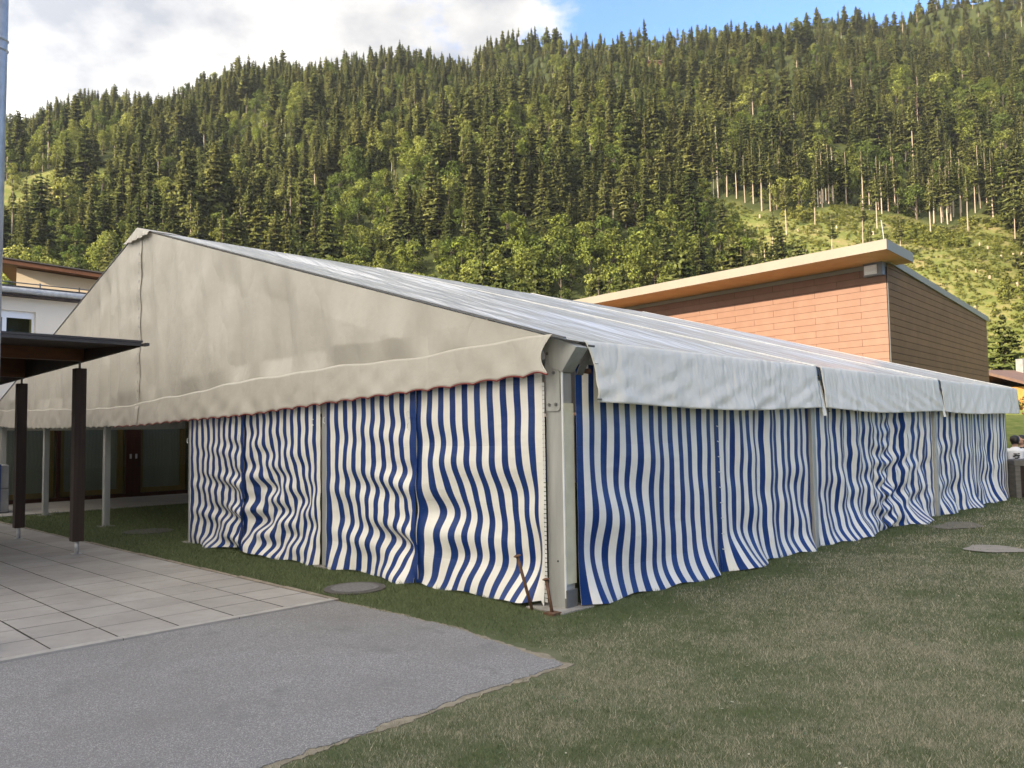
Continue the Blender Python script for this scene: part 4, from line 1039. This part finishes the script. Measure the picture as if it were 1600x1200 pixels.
def spruce(seed, H=22., R=3.3, base=.08, lv=26, droop=.45, nb0=5, nb1=5, dens=1., power=.72):
    r = random.Random(seed); V = []; Fq = []
    def quad(a, b, c, d): n = len(V); V.extend([tuple(a), tuple(b), tuple(c), tuple(d)]); Fq.append((n, n + 1, n + 2, n + 3))
    for i in range(lv):
        t = (i + r.uniform(0, .8)) / lv; z = H * (base + (1 - base) * t); rm = R * (1 - t) ** power * r.uniform(.72, 1.12) + .12
        if base > .3: rm *= min(1, .55 + 3 * t)
        nb = int(nb0 + nb1 * (1 - t)); ph = r.uniform(0, 6.28); lop = r.uniform(.1, .4)
        for k in range(nb):
            if r.random() > dens: continue
            a = ph + 6.283 * k / nb + r.uniform(-.35, .35); L = rm * r.uniform(.55, 1.2) * (1 + lop * math.sin(a + seed * 1.7 + t * 2)); dx = Vector((math.cos(a), math.sin(a), 0)); sd_ = Vector((-dx.y, dx.x, 0))
            dp = droop * (1.05 - t) * r.uniform(.6, 1.3)
            pts = [Vector((0, 0, z)), Vector((0, 0, z)) + dx * L * .4 + Z * (-dp * L * .30), Vector((0, 0, z)) + dx * L * .78 + Z * (-dp * L * .75), Vector((0, 0, z)) + dx * L + Z * (-dp * L * .80)]
            wd_ = [.10 * L + .12, .24 * L + .2, .17 * L + .15, .03]
            for j in range(3):
                tl = r.uniform(-.3, .3)
                u0 = sd_ * wd_[j] + Z * (-abs(wd_[j]) * .35); u1 = sd_ * wd_[j + 1] + Z * (-abs(wd_[j + 1]) * .35)
                v0 = -sd_ * wd_[j] + Z * (-abs(wd_[j]) * .35); v1 = -sd_ * wd_[j + 1] + Z * (-abs(wd_[j + 1]) * .35)
                quad(pts[j], pts[j + 1], pts[j + 1] + u1 + Z * tl * .3, pts[j] + u0); quad(pts[j + 1], pts[j], pts[j] + v0, pts[j + 1] + v1 - Z * tl * .3)
            for j in range(4):
                p_ = pts[1].lerp(pts[3], r.uniform(-.3, 1.0)) + sd_ * r.gauss(0, .10 * L) + Z * r.uniform(-.35, .2)
                n_ = (dx * r.uniform(.2, 1) + sd_ * r.gauss(0, .7) + Z * r.gauss(.35, .4)).normalized(); u_ = n_.cross(Z).normalized(); w_ = u_.cross(n_)
                s1 = r.uniform(.18, .34) * (.6 + .16 * L); s2 = r.uniform(.3, .55) * (.6 + .16 * L)
                quad(p_ - u_ * s1, p_ - w_ * s2, p_ + u_ * s1, p_ + w_ * s2 * .7)
            for j in (1, 2):
                hg = r.uniform(.25, .6) * (.5 + L * .18); q = pts[j].lerp(pts[j + 1], .5) if j < 3 else pts[j]
                quad(pts[j], q, q + Z * -hg * .8 + sd_ * r.uniform(-.15, .15), pts[j] + Z * -hg + sd_ * r.uniform(-.2, .2))
    return V, Fq
def trunk_mesh(seed, H, r0, r1, limbs=0):
    r = random.Random(seed); m_ = MB(); x = y = 0; pts = []
    for i in range(6): pts.append((x, y, H * i / 5 - (.8 if i == 0 else 0))); x += r.uniform(-.02, .02) * H * .3; y += r.uniform(-.02, .02) * H * .3
    m_.tube(pts, [r0 + (r1 - r0) * i / 5 for i in range(6)], 7)
    for i in range(limbs):
        z = H * r.uniform(.35, .9); a = r.uniform(0, 6.28); L = H * r.uniform(.15, .32); d = Vector((math.cos(a), math.sin(a), .7))
        m_.tube([(0, 0, z), Vector((0, 0, z)) + d * L * .5, Vector((0, 0, z)) + d * L], [r1 * 1.6, r1 * 1.1, r1 * .5], 5)
    return m_
def leafy(seed, H=13., R=4.2, base=.2, lumps=22, per=75, size=.42):
    r = random.Random(seed); V = []; Fq = []
    for i in range(lumps):
        t = r.uniform(0, 1) ** .8; z = H * (base + (1 - base) * t); rr = R * math.sin(math.pi * min(.97, .12 + t * .83)) ** .75
        a = r.uniform(0, 6.28); q = r.uniform(.25, .95); c = Vector((math.cos(a) * rr * q, math.sin(a) * rr * q, z)); lr = r.uniform(.20, .36) * R
        for k in range(per):
            n = Vector((r.gauss(0, 1), r.gauss(0, 1), r.gauss(.25, 1))).normalized(); p = c + n * lr * r.uniform(.65, 1.08); p.z = c.z + (p.z - c.z) * .85
            n2 = (n + Vector((r.gauss(0, .5), r.gauss(0, .5), r.gauss(.2, .5)))).normalized(); u = n2.orthogonal().normalized(); u.rotate(Matrix.Rotation(r.uniform(0, 6.28), 3, n2)); w = n2.cross(u)
            s = size * r.uniform(.6, 1.3); nn = len(V); V.extend([tuple(p - u * s * .5), tuple(p + w * s * .32 ), tuple(p + u * s * .55), tuple(p - w * s * .32)]); Fq.append((nn, nn + 1, nn + 2, nn + 3))
    return V, Fq
PROTO = {'spruce': [], 'larch': [], 'broad': [], 'deep': [], 'dead': [], 'pine': []}
for i in range(6):
    V, Fq = spruce(100 + i, 22, [4.3, 5.2, 3.9, 5.6, 4.4, 4.8][i], [.05, .10, .06, .04, .16, .08][i], [28, 27, 30, 26, 26, 29][i], [.5, .42, .6, .38, .55, .48][i], 5, 5, [.95, .85, .95, .8, .9, .85][i], [.72, .55, .85, .62, .5, .75][i])
    PROTO['spruce'].append((mesh_np('spruce_crown', V, Fq, [M['spruce']], out=outward(V, 22, seed=i)), trunk_mesh(i, 20, .28, .04).mesh('spruce_trunk', M['bark_dark'])))
for i in range(3):
    V, Fq = spruce(140 + i, 22, [2.4, 2.8, 2.2][i], [.42, .5, .55][i], [18, 16, 15][i], .25, 4, 4, .85, .7)
    PROTO['larch'].append((mesh_np('larch_crown', V, Fq, [M['larch']], out=outward(V, 22, seed=i)), trunk_mesh(10 + i, 21, .24, .05).mesh('larch_trunk', M['bark'])))
for i in range(3):
    V, Fq = spruce(160 + i, 23, [2.5, 2.8, 2.3][i], [.40, .34, .46][i], [19, 20, 18][i], .45, 4, 4, .95, .75)
    PROTO['pine'].append((mesh_np('spruce_crown', V, Fq, [M['spruce']], out=outward(V, 22, seed=i)), trunk_mesh(20 + i, 22, .25, .05).mesh('spruce_trunk', M['bark'])))
for i in range(5):
    V, Fq = leafy(200 + i, [13, 15, 12, 16, 11][i], [5.0, 5.2, 5.6, 4.6, 4.8][i], [.06, .10, .05, .12, .05][i], [30, 32, 30, 32, 26][i], 64, .62)
    PROTO['broad'].append((mesh_np('leafy_crown', V, Fq, [M['leaf']], out=outward(V, 13, .2, .5, i, 6.5)), trunk_mesh(30 + i, 9, .26, .08, 6).mesh('leafy_trunk', M['bark_dark'])))
    V2, F2 = leafy(220 + i, [12, 14, 11, 15, 12][i], [5.2, 5.0, 5.2, 4.8, 4.6][i], .06, 30, 64, .62)
    PROTO['deep'].append((mesh_np('leafy_crown', V2, F2, [M['leaf_dark']], out=outward(V2, 13, .2, .5, i, 6)), PROTO['broad'][i][1]))
V, Fq = spruce(300, 20, 1.8, .15, 20, .4, 4, 3, .6); PROTO['dead'].append((mesh_np('dead_crown', V, Fq, [M['dead']], out=outward(V, 20)), trunk_mesh(50, 19, .2, .03).mesh('dead_trunk', M['bark'])))

def vnoise(x, y, s, seed):
    return .5 + .25 * (math.sin(x / s + seed) * math.cos(y / s * 1.3 + seed * 2.1) + math.sin((x + y) / s * .7 + seed * 3.3) * math.cos((x - y * .6) / s * 1.1 + seed)) 
trees = []     # (kind, variant, x, y, z, scale, rz)
r = random.Random(77)
y = 150.
while y < 700:
    sp = 7.2 if y < 300 else (7.5 if y < 450 else 7.8); x = -.70 * y - 30
    while x < .70 * y + 30:
        px, py = x + r.uniform(-.46, .46) * sp, y + r.uniform(-.46, .46) * sp; x += sp
        if clearing(px, py) or meadow(px, py): continue
        if py < FOOT + 3 and px > 70: continue
        dec = vnoise(px, py, 26, 1.0) + .35 * (vnoise(px, py, 9, 4.) - .5)
        lowz = max(0, min(1, (330 - py) / 120)) * max(0, min(1, (60 - px) / 60)); up = max(0, min(1, (py - 430) / 120)) * max(0, min(1, (px + 40) / 140))
        pd = .17 + .42 * lowz * (dec > .42) + .6 * (dec > .57) + .24 * up
        if py > 480: pd *= .6
        u = r.random()
        if u < pd: kind = 'broad' if r.random() < .62 else 'deep'
        elif u < pd + .07 + .10 * up: kind = 'larch' if r.random() < .75 else 'spruce'
        elif vnoise(px, py, 14, 9.) > .86 and 330 < py < 460 and px > 100: kind = 'dead'
        else: kind = 'spruce'
        if clearing(px, py - 14) and kind in ('spruce', 'larch'): kind = 'pine' if r.random() < .75 else 'larch'
        sc = r.uniform(.55, 1.15) * (1. if kind in ('broad', 'deep') else (.86 + .3 * vnoise(px, py, 33, 6.)))
        if kind == 'spruce' and py < 300: sc *= 1.06
        if kind in ('broad', 'deep'): sc = r.uniform(.6, 1.15)
        sc *= 1 - .30 * max(0, min(1, (py - 380) / 220))
        sc *= (1.28 if vnoise(px, py, 17, 12.) > .62 else .98) * (.72 if r.random() < .18 else 1)
        if -252 < px < -185 and 285 < py < 328: sc *= .42
        if kind == 'pine': sc = r.uniform(.88, 1.1)
        trees.append([kind, r.randrange(len(PROTO[kind])), px, py, hz(px, py) - .3, sc, r.uniform(0, 6.28)])
    y += sp
# scattered seed trees left standing in the clearing
for px, py, sc in ((82, 246, .78), (92, 262, .85), (98, 240, .8), (106, 232, .78), (112, 250, .82), (117, 236, .72), (140, 262, .95), (150, 215, .72), (158, 228, .8), (168, 262, .9), (126, 270, .9), (156, 268, .95), (176, 255, .8), (165, 222, .75), (104, 268, .7)):
    trees.append(['larch', r.randrange(3), px, py, hz(px, py) - .3, sc, r.uniform(0, 6)])
for i in range(52):
    px = 77 + i * 2.75 + r.uniform(-1, 1); py = 287 + 7 * math.sin(px * .11) + 4 * math.sin(px * .31 + 1) - max(0, px - 150) * .18 + r.uniform(1, 9)
    trees.append(['pine' if r.random() < .8 else 'larch', r.randrange(3), px, py, hz(px, py) - .3, r.uniform(.82, 1.08), r.uniform(0, 6)])
for px, py in ((-221, 349), (-203, 351), (-190, 356), (-236, 357)): trees.append(['broad', r.randrange(5), px, py, hz(px, py) - .3, .85, r.uniform(0, 6)])
HT_ = {'spruce': 22, 'larch': 22, 'pine': 23, 'broad': 14, 'deep': 13, 'dead': 20}
def sil(u):     # top of what stands in front of the forest (tent, hall)
    return float(np.interp(u, [0, 160, 228, 565, 870, 1386, 1427, 1541, 1545, 1600], [410, 440, 362, 424, 468, 372, 400, 500, 590, 590]))
cand = []
for i, t in enumerate(trees):
    top = proj((t[2], t[3], t[4] + HT_[t[0]] * t[5]))
    if top is None or not (5 < top[0] < 1595) or top[1] < -30: continue
    if top[1] > sil(top[0]) - 12: continue
    cand.append((HT_[t[0]] * t[5] / t[3], i))
cand.sort(reverse=True)
cat = {'spruce': 'spruce', 'larch': 'larch', 'pine': 'spruce', 'broad': 'broadleaf tree', 'deep': 'broadleaf tree', 'dead': 'dead tree'}
LAB = {'spruce': ('dark spruce standing in the dense forest on the mountainside', 'spruces of the mountain forest'),
       'pine': ('tall spruce with bare pale trunk at the upper edge of the clearing', 'bare trunked spruces along the clearing edge'),
       'larch': ('slender light green larch with bare trunk on the mountainside', 'larches on the mountainside'),
       'broad': ('bright yellow green leafy tree among the spruces on the mountainside', 'bright leafy trees on the mountainside'),
       'deep': ('round mid green leafy tree among the spruces on the mountainside', 'mid green leafy trees on the mountainside'),
       'dead': ('reddish brown dead spruce among the green trees of the mountainside', 'dead spruces on the mountainside')}
cap = {'spruce': 240, 'pine': 50, 'larch': 60, 'broad': 120, 'deep': 80, 'dead': 12}
used = set(); cn = {k: 0 for k in cap}
NAME = {'spruce': 'spruce_tree', 'pine': 'spruce_tree', 'larch': 'larch_tree', 'broad': 'leafy_tree', 'deep': 'leafy_tree', 'dead': 'dead_tree'}
def place_tree(kind, var, x, y, z, sc, rz, label, group, name=None):
    o = bpy.data.objects.new(name or NAME[kind], None); COL.objects.link(o); o.location = (x, y, z); o.rotation_euler = (0, 0, rz); o.scale = (sc, sc, sc); o.empty_display_size = .5
    props(o, label, cat[kind], group); cm, tm = PROTO[kind][var]
    for nm, me in (('crown', cm), ('trunk', tm)):
        c = bpy.data.objects.new(nm, me); COL.objects.link(c); c.parent = o
    return o
def zone(t):
    u, v = proj((t[2], t[3], t[4] + HT_[t[0]] * t[5] * .6))
    h = 'left of the tent apex' if u < 228 else ('over the tent roof, left' if u < 560 else ('over the tent roof, right' if u < 870 else ('over the hall roof' if u < 1160 else 'over the hall roof corner')))
    d = sil(u) - v; l = 'low on the slope' if d < 95 else ('halfway up the slope' if d < 200 else 'high on the slope')
    return l + ' ' + h
KW = {'spruce': 'dark spruce', 'pine': 'tall spruce with bare pale trunk', 'larch': 'slender light green larch', 'broad': 'bright yellow green leafy tree', 'deep': 'round mid green leafy tree', 'dead': 'reddish brown dead spruce'}
for _, i in cand:
    t = trees[i]; k = t[0]
    if cn[k] >= cap[k]: continue
    cn[k] += 1; used.add(i); zn = zone(t); place_tree(*t, KW[k] + ' ' + zn, KW[k] + ', ' + zn)
# the rest of the forest: one mass of instanced trees per species
def scatter(name, protos, pts, kind='stuff'):
    coll = bpy.data.collections.new(name + '_source')
    for j, mlist in enumerate(protos):
        m_ = mlist; o = bpy.data.objects.new('%s_source_%d' % (name, j), m_); coll.objects.link(o)
    me = bpy.data.meshes.new(name); me.from_pydata([p[:3] for p in pts], [], [])
    a = me.attributes.new('idx', 'INT', 'POINT'); a.data.foreach_set('value', [p[3] for p in pts])
    a = me.attributes.new('scl', 'FLOAT', 'POINT'); a.data.foreach_set('value', [p[4] for p in pts])
    a = me.attributes.new('rot', 'FLOAT_VECTOR', 'POINT'); a.data.foreach_set('vector', [c for p in pts for c in (0, 0, p[5])])
    o = bpy.data.objects.new(name, me); COL.objects.link(o); props(o, kind=kind)
    g = bpy.data.node_groups.new(name, 'GeometryNodeTree'); g.interface.new_socket('Geometry', in_out='INPUT', socket_type='NodeSocketGeometry'); g.interface.new_socket('Geometry', in_out='OUTPUT', socket_type='NodeSocketGeometry')
    N = g.nodes.new; gi = N('NodeGroupInput'); go = N('NodeGroupOutput'); ip = N('GeometryNodeInstanceOnPoints'); ci = N('GeometryNodeCollectionInfo')
    ci.inputs['Collection'].default_value = coll; ci.inputs['Separate Children'].default_value = True
    def na(nm, ty): n = N('GeometryNodeInputNamedAttribute'); n.data_type = ty; n.inputs['Name'].default_value = nm; return n.outputs['Attribute']
    L = g.links.new; L(gi.outputs[0], ip.inputs['Points']); L(ci.outputs[0], ip.inputs['Instance']); ip.inputs['Pick Instance'].default_value = True
    L(na('idx', 'INT'), ip.inputs['Instance Index']); L(na('scl', 'FLOAT'), ip.inputs['Scale']); L(na('rot', 'FLOAT_VECTOR'), ip.inputs['Rotation']); L(ip.outputs[0], go.inputs[0])
    md = o.modifiers.new('scatter', 'NODES'); md.node_group = g; return o
def joined(cm, tm, nm):
    bm = bmesh.new(); bm.from_mesh(cm); n = len(bm.faces); bm.from_mesh(tm); bm.faces.ensure_lookup_table()
    for f in bm.faces[n:]: f.material_index = 1
    me = bpy.data.meshes.new(nm); bm.to_mesh(me); bm.free(); me.materials.append(cm.materials[0]); me.materials.append(tm.materials[0]); return me
for k in PROTO:
    pts = [(t[2], t[3], t[4], t[1], t[5], t[6]) for i, t in enumerate(trees) if t[0] == k and i not in used]
    if not pts: continue
    nm = {'spruce': 'spruce_forest', 'pine': 'forest_edge', 'larch': 'larch_stand', 'broad': 'bright_woodland', 'deep': 'green_woodland', 'dead': 'dead_stand'}[k]
    scatter(nm, [joined(c, t_, nm) for c, t_ in PROTO[k]], pts)
pts = []
for i in range(26):
    px, py = 20 + i * 2.4 + r.uniform(-2, 2), -36 + i * 1.3 + r.uniform(-4, 4); pts.append((px, py, -.4, r.randrange(5), r.uniform(1.3, 1.8), r.uniform(0, 6)))
scatter('tree_row', [joined(c, t_, 'tree_row') for c, t_ in PROTO['deep']], pts)
hx_, hy_ = 104., 560.; hb_ = Vector((hx_, hy_, hz(hx_, hy_) + 1)); hut = thing('mountain_hut', hb_, 'tiny reddish brown hut high on the wooded slope', 'hut')
MB().obox(hb_ + Vector((-6, -2, -4)), (12, 0, 0), (0, 6, 0), (0, 0, 6)).build('wall', M['brown_wood'], hut)
MB().prism([hb_ + Vector((-6.6, -3, 1.8)), hb_ + Vector((-6.6, 1, 4.0)), hb_ + Vector((-6.6, 5, 1.8)), hb_ + Vector((-6.6, 5, 2.1)), hb_ + Vector((-6.6, 1, 4.4)), hb_ + Vector((-6.6, -3, 2.1))], (13.2, 0, 0)).build('roof', M['chalet_roof'], hut)
# scrub in the clearing and stumps
bush = []
for i in range(4):
    V, Fq = leafy(400 + i, [1.5, 1.1, 2.0, .9][i], [1.4, 1.7, 1.5, 1.2][i], .05, 9, 26, .34); bush.append(mesh_np('scrub', V, Fq, [M['bush']], out=outward(V, 1, .35, .5, i, .4)))
pts = []
for i in range(17000):
    x = r.uniform(60, 225); y_ = r.uniform(FOOT - 20, 300)
    if not clearing(x, y_) : continue
    if vnoise(x, y_, 6, 2.) < .36 and r.random() < .6: continue
    pts.append((x, y_, hz(x, y_) - .1, r.randrange(4), r.uniform(.35, .9) * (1.5 if vnoise(x, y_, 11, 5.) > .62 else .8), r.uniform(0, 6.28)))
scatter('scrub', bush, pts)
sm_ = MB().tube([(0, 0, -.3), (0, 0, .2), (0, 0, .75)], [.45, .34, .32], 9).mesh('stump', M['stump'])
for i in range(60):
    x = r.uniform(80, 190); y_ = r.uniform(200, 284)
    if not clearing(x, y_): continue
    o = bpy.data.objects.new('tree_stump', sm_); COL.objects.link(o); o.location = (x, y_, hz(x, y_)); s_ = r.uniform(.6, 1.05); o.scale = (s_, s_, s_ * r.uniform(1, 1.7)); props(o, 'pale cut tree stump among the scrub of the hillside clearing', 'stump', 'stumps in the clearing')
# a single young tree behind the school and trees right of the hall
ORD = [0]
o = place_tree('broad', 2, -23.6, 45.5, -.3, .83, 1.2, 'small sunlit yellow green tree between the school roof and the tent gable', 'tree behind the school')
del o['group']
for k, v, x, y_, s_, lab in (('spruce', 3, 52, 84, .62, 'dark spruce right behind the brown side of the hall'), ('spruce', 1, 57.5, 92, .60, 'dark spruce above the chalet roof, right of the hall'), ('deep', 1, 59.5, 88, .55, 'round green leafy tree at the right edge above the chalet'), ('deep', 3, 50, 100, .8, 'tall leafy tree rising behind the lower end of the hall roof'), ('broad', 0, 66, 104, .8, 'bright leafy tree at the right picture edge above the chalet')):
    o = place_tree(k, v, x, y_, -.3, s_, 1 + x, lab, None)
V, Fq = leafy(500, 1.6, 1.5, .0, 14, 60, .16); hm = mesh_np('hedge_bush', V, Fq, [M['leaf_dark']], out=outward(V, 1, .3, .5, 3, .5))
for i in range(5):
    x = 34 + i * 2.6; hb = bpy.data.objects.new('hedge_bush', hm); COL.objects.link(hb); hb.location = (x, 56.5 + .3 * i, -.2 + rise(x, 56.5)); hb.rotation_euler = (0, 0, i * 1.3); hb.scale = (1.2, 1.1, .62)
    props(hb, 'dark green garden bush in front of the chalet at the lawn edge', 'bush', 'garden bushes by the chalet')

wdm = MB()
for i in range(260):
    a_, b_ = r.uniform(-5, 11), r.uniform(-7.5, -1.45); n_ = r.randrange(5, 12); sz = r.uniform(.03, .11)
    for k in range(n_):
        p = G(a_ + r.gauss(0, sz), b_ + r.gauss(0, sz), .012); q_ = r.uniform(0, 6.28); k_ = r.uniform(.007, .016); u_ = Vector((math.cos(q_), math.sin(q_), r.uniform(-.1, .35))); w_ = Vector((-math.sin(q_), math.cos(q_), r.uniform(-.2, .3)))
        wdm.add([p - u_ * k_, p + w_ * k_ * .6, p + u_ * k_, p - w_ * k_ * .6], [(0, 1, 2, 3)])
wdm.build('lawn_weeds', dirty('clover_leaf', (.07, .12, .04), .6, 30, .35, 0), kind='stuff')
lt = MB()
for i in range(170):
    a_, b_ = r.uniform(-4.5, 9), r.uniform(-7, -1.4); p = G(a_, b_, .012); q_ = r.uniform(0, 6.28); u_ = Vector((math.cos(q_), math.sin(q_), r.uniform(-.3, .3))); w_ = Vector((-math.sin(q_), math.cos(q_), r.uniform(-.2, .4))); k_ = r.uniform(.006, .017)
    lt.add([p - u_ * k_, p + w_ * k_ * .7, p + u_ * k_, p - w_ * k_ * .7], [(0, 1, 2, 3)])
lt.build('leaf_litter', dirty('pale_leaf', (.42, .40, .30), .8, 40, .3, 0), kind='stuff')
# grass blades on the lawn
rs = np.random.RandomState(9)
def blades(n, ax, bx, hgt, wid, name):
    pass
N_ = 1250000; d = 2.6 * np.exp(rs.uniform(0, math.log(30 / 2.6), N_)); th = rs.uniform(-.98, .98, N_)
X = d * np.sin(th); Y = d * np.cos(th)
ca_, sa_ = A.x, A.y
qa = (X - C0.x) * A.x + (Y - C0.y) * A.y; qb = (X - C0.x) * B.x + (Y - C0.y) * B.y
path = (qa < -1.10 + .02 * np.sin(qb * 21) + rs.normal(0, .02, N_)) & (qb > -1.19 + .02 * np.sin(qa * 17) + rs.normal(0, .025, N_)) & (qb < 17) ; path &= ~((qa > -1.3) & (qb < -.9) & (qa - -1.3 > (qb + 1.2) * .6))
keep = ~path
keep &= ~((qa > .02) & (qb > .02) & (qa < 15) & (qb < 7.8)) & (qb < 15.9)
patch_ = (((qa - 6.1) / .38) ** 2 + ((qb + 1.86) / .34) ** 2 < 1) | (((qa - 8.6) / .6) ** 2 + ((qb + .75) / .3) ** 2 < 1); keep &= ~(patch_ & (rs.uniform(0, 1, N_) > .2))
keep &= ((qa + .63) ** 2 + (qb - 2.35) ** 2 > .34 ** 2)
keep &= ~((np.abs(qa - .04) < .23) & (np.abs(qb - .1) < .23))
mgn = (qa < -1.0) & (qb > -1.32) & (qb < 2.0); keep &= ~(mgn & (rs.uniform(0, 1, N_) < .3))
X, Y, d, qa, qb = X[keep], Y[keep], d[keep], qa[keep], qb[keep]
n = len(X); Zg = -.0096 * qb - .0018 * qa
sc = np.clip(d / 6.5, .75, 3.2); lush = np.clip((qb + .9) / 1.8, 0, 1)
tall = rs.uniform(0, 1, n) < .16
h = rs.uniform(.007, .019, n) * np.where(tall, 1.9, 1) * (1 + .5 * lush) * (.8 + .35 * sc); w = rs.uniform(.0014, .0030, n) * sc
an = rs.uniform(0, 6.283, n); ln = rs.uniform(.2, 1.3, n) * h; la = rs.uniform(0, 6.283, n)
P = np.zeros((n, 3, 3)); P[:, 0] = np.stack([X - np.cos(an) * w, Y - np.sin(an) * w, Zg - .004], 1); P[:, 1] = np.stack([X + np.cos(an) * w, Y + np.sin(an) * w, Zg - .004], 1)
P[:, 2] = np.stack([X + np.cos(la) * ln, Y + np.sin(la) * ln, Zg + h], 1)
me = bpy.data.meshes.new('grass'); me.vertices.add(3 * n); me.vertices.foreach_set('co', P.ravel()); me.loops.add(3 * n); me.loops.foreach_set('vertex_index', np.arange(3 * n, dtype=np.int32))
me.polygons.add(n); me.polygons.foreach_set('loop_start', np.arange(0, 3 * n, 3, dtype=np.int32)); me.update(calc_edges=True); me.materials.append(M['blades'])
go_ = bpy.data.objects.new('grass', me); COL.objects.link(go_); props(go_, kind='stuff')
print('slabs', ns, 'panels', cnt, 'trees', len(trees), cn, 'blades', n, 'scrub', len(pts))

# ------------------------------------------------------------------ air
hzm, ht = newmat('air_haze'); ho = ht.nodes.new('ShaderNodeOutputMaterial'); hv = ht.nodes.new('ShaderNodeVolumePrincipled')
hv.inputs['Density'].default_value = .00006; hv.inputs['Color'].default_value = (.86, .92, 1, 1); ht.links.new(hv.outputs[0], ho.inputs['Volume'])
HZ = MB().obox((-1100, -260, -3), (2200, 0, 0), (0, 1300, 0), (0, 0, 760)).build('haze', hzm, kind='stuff')
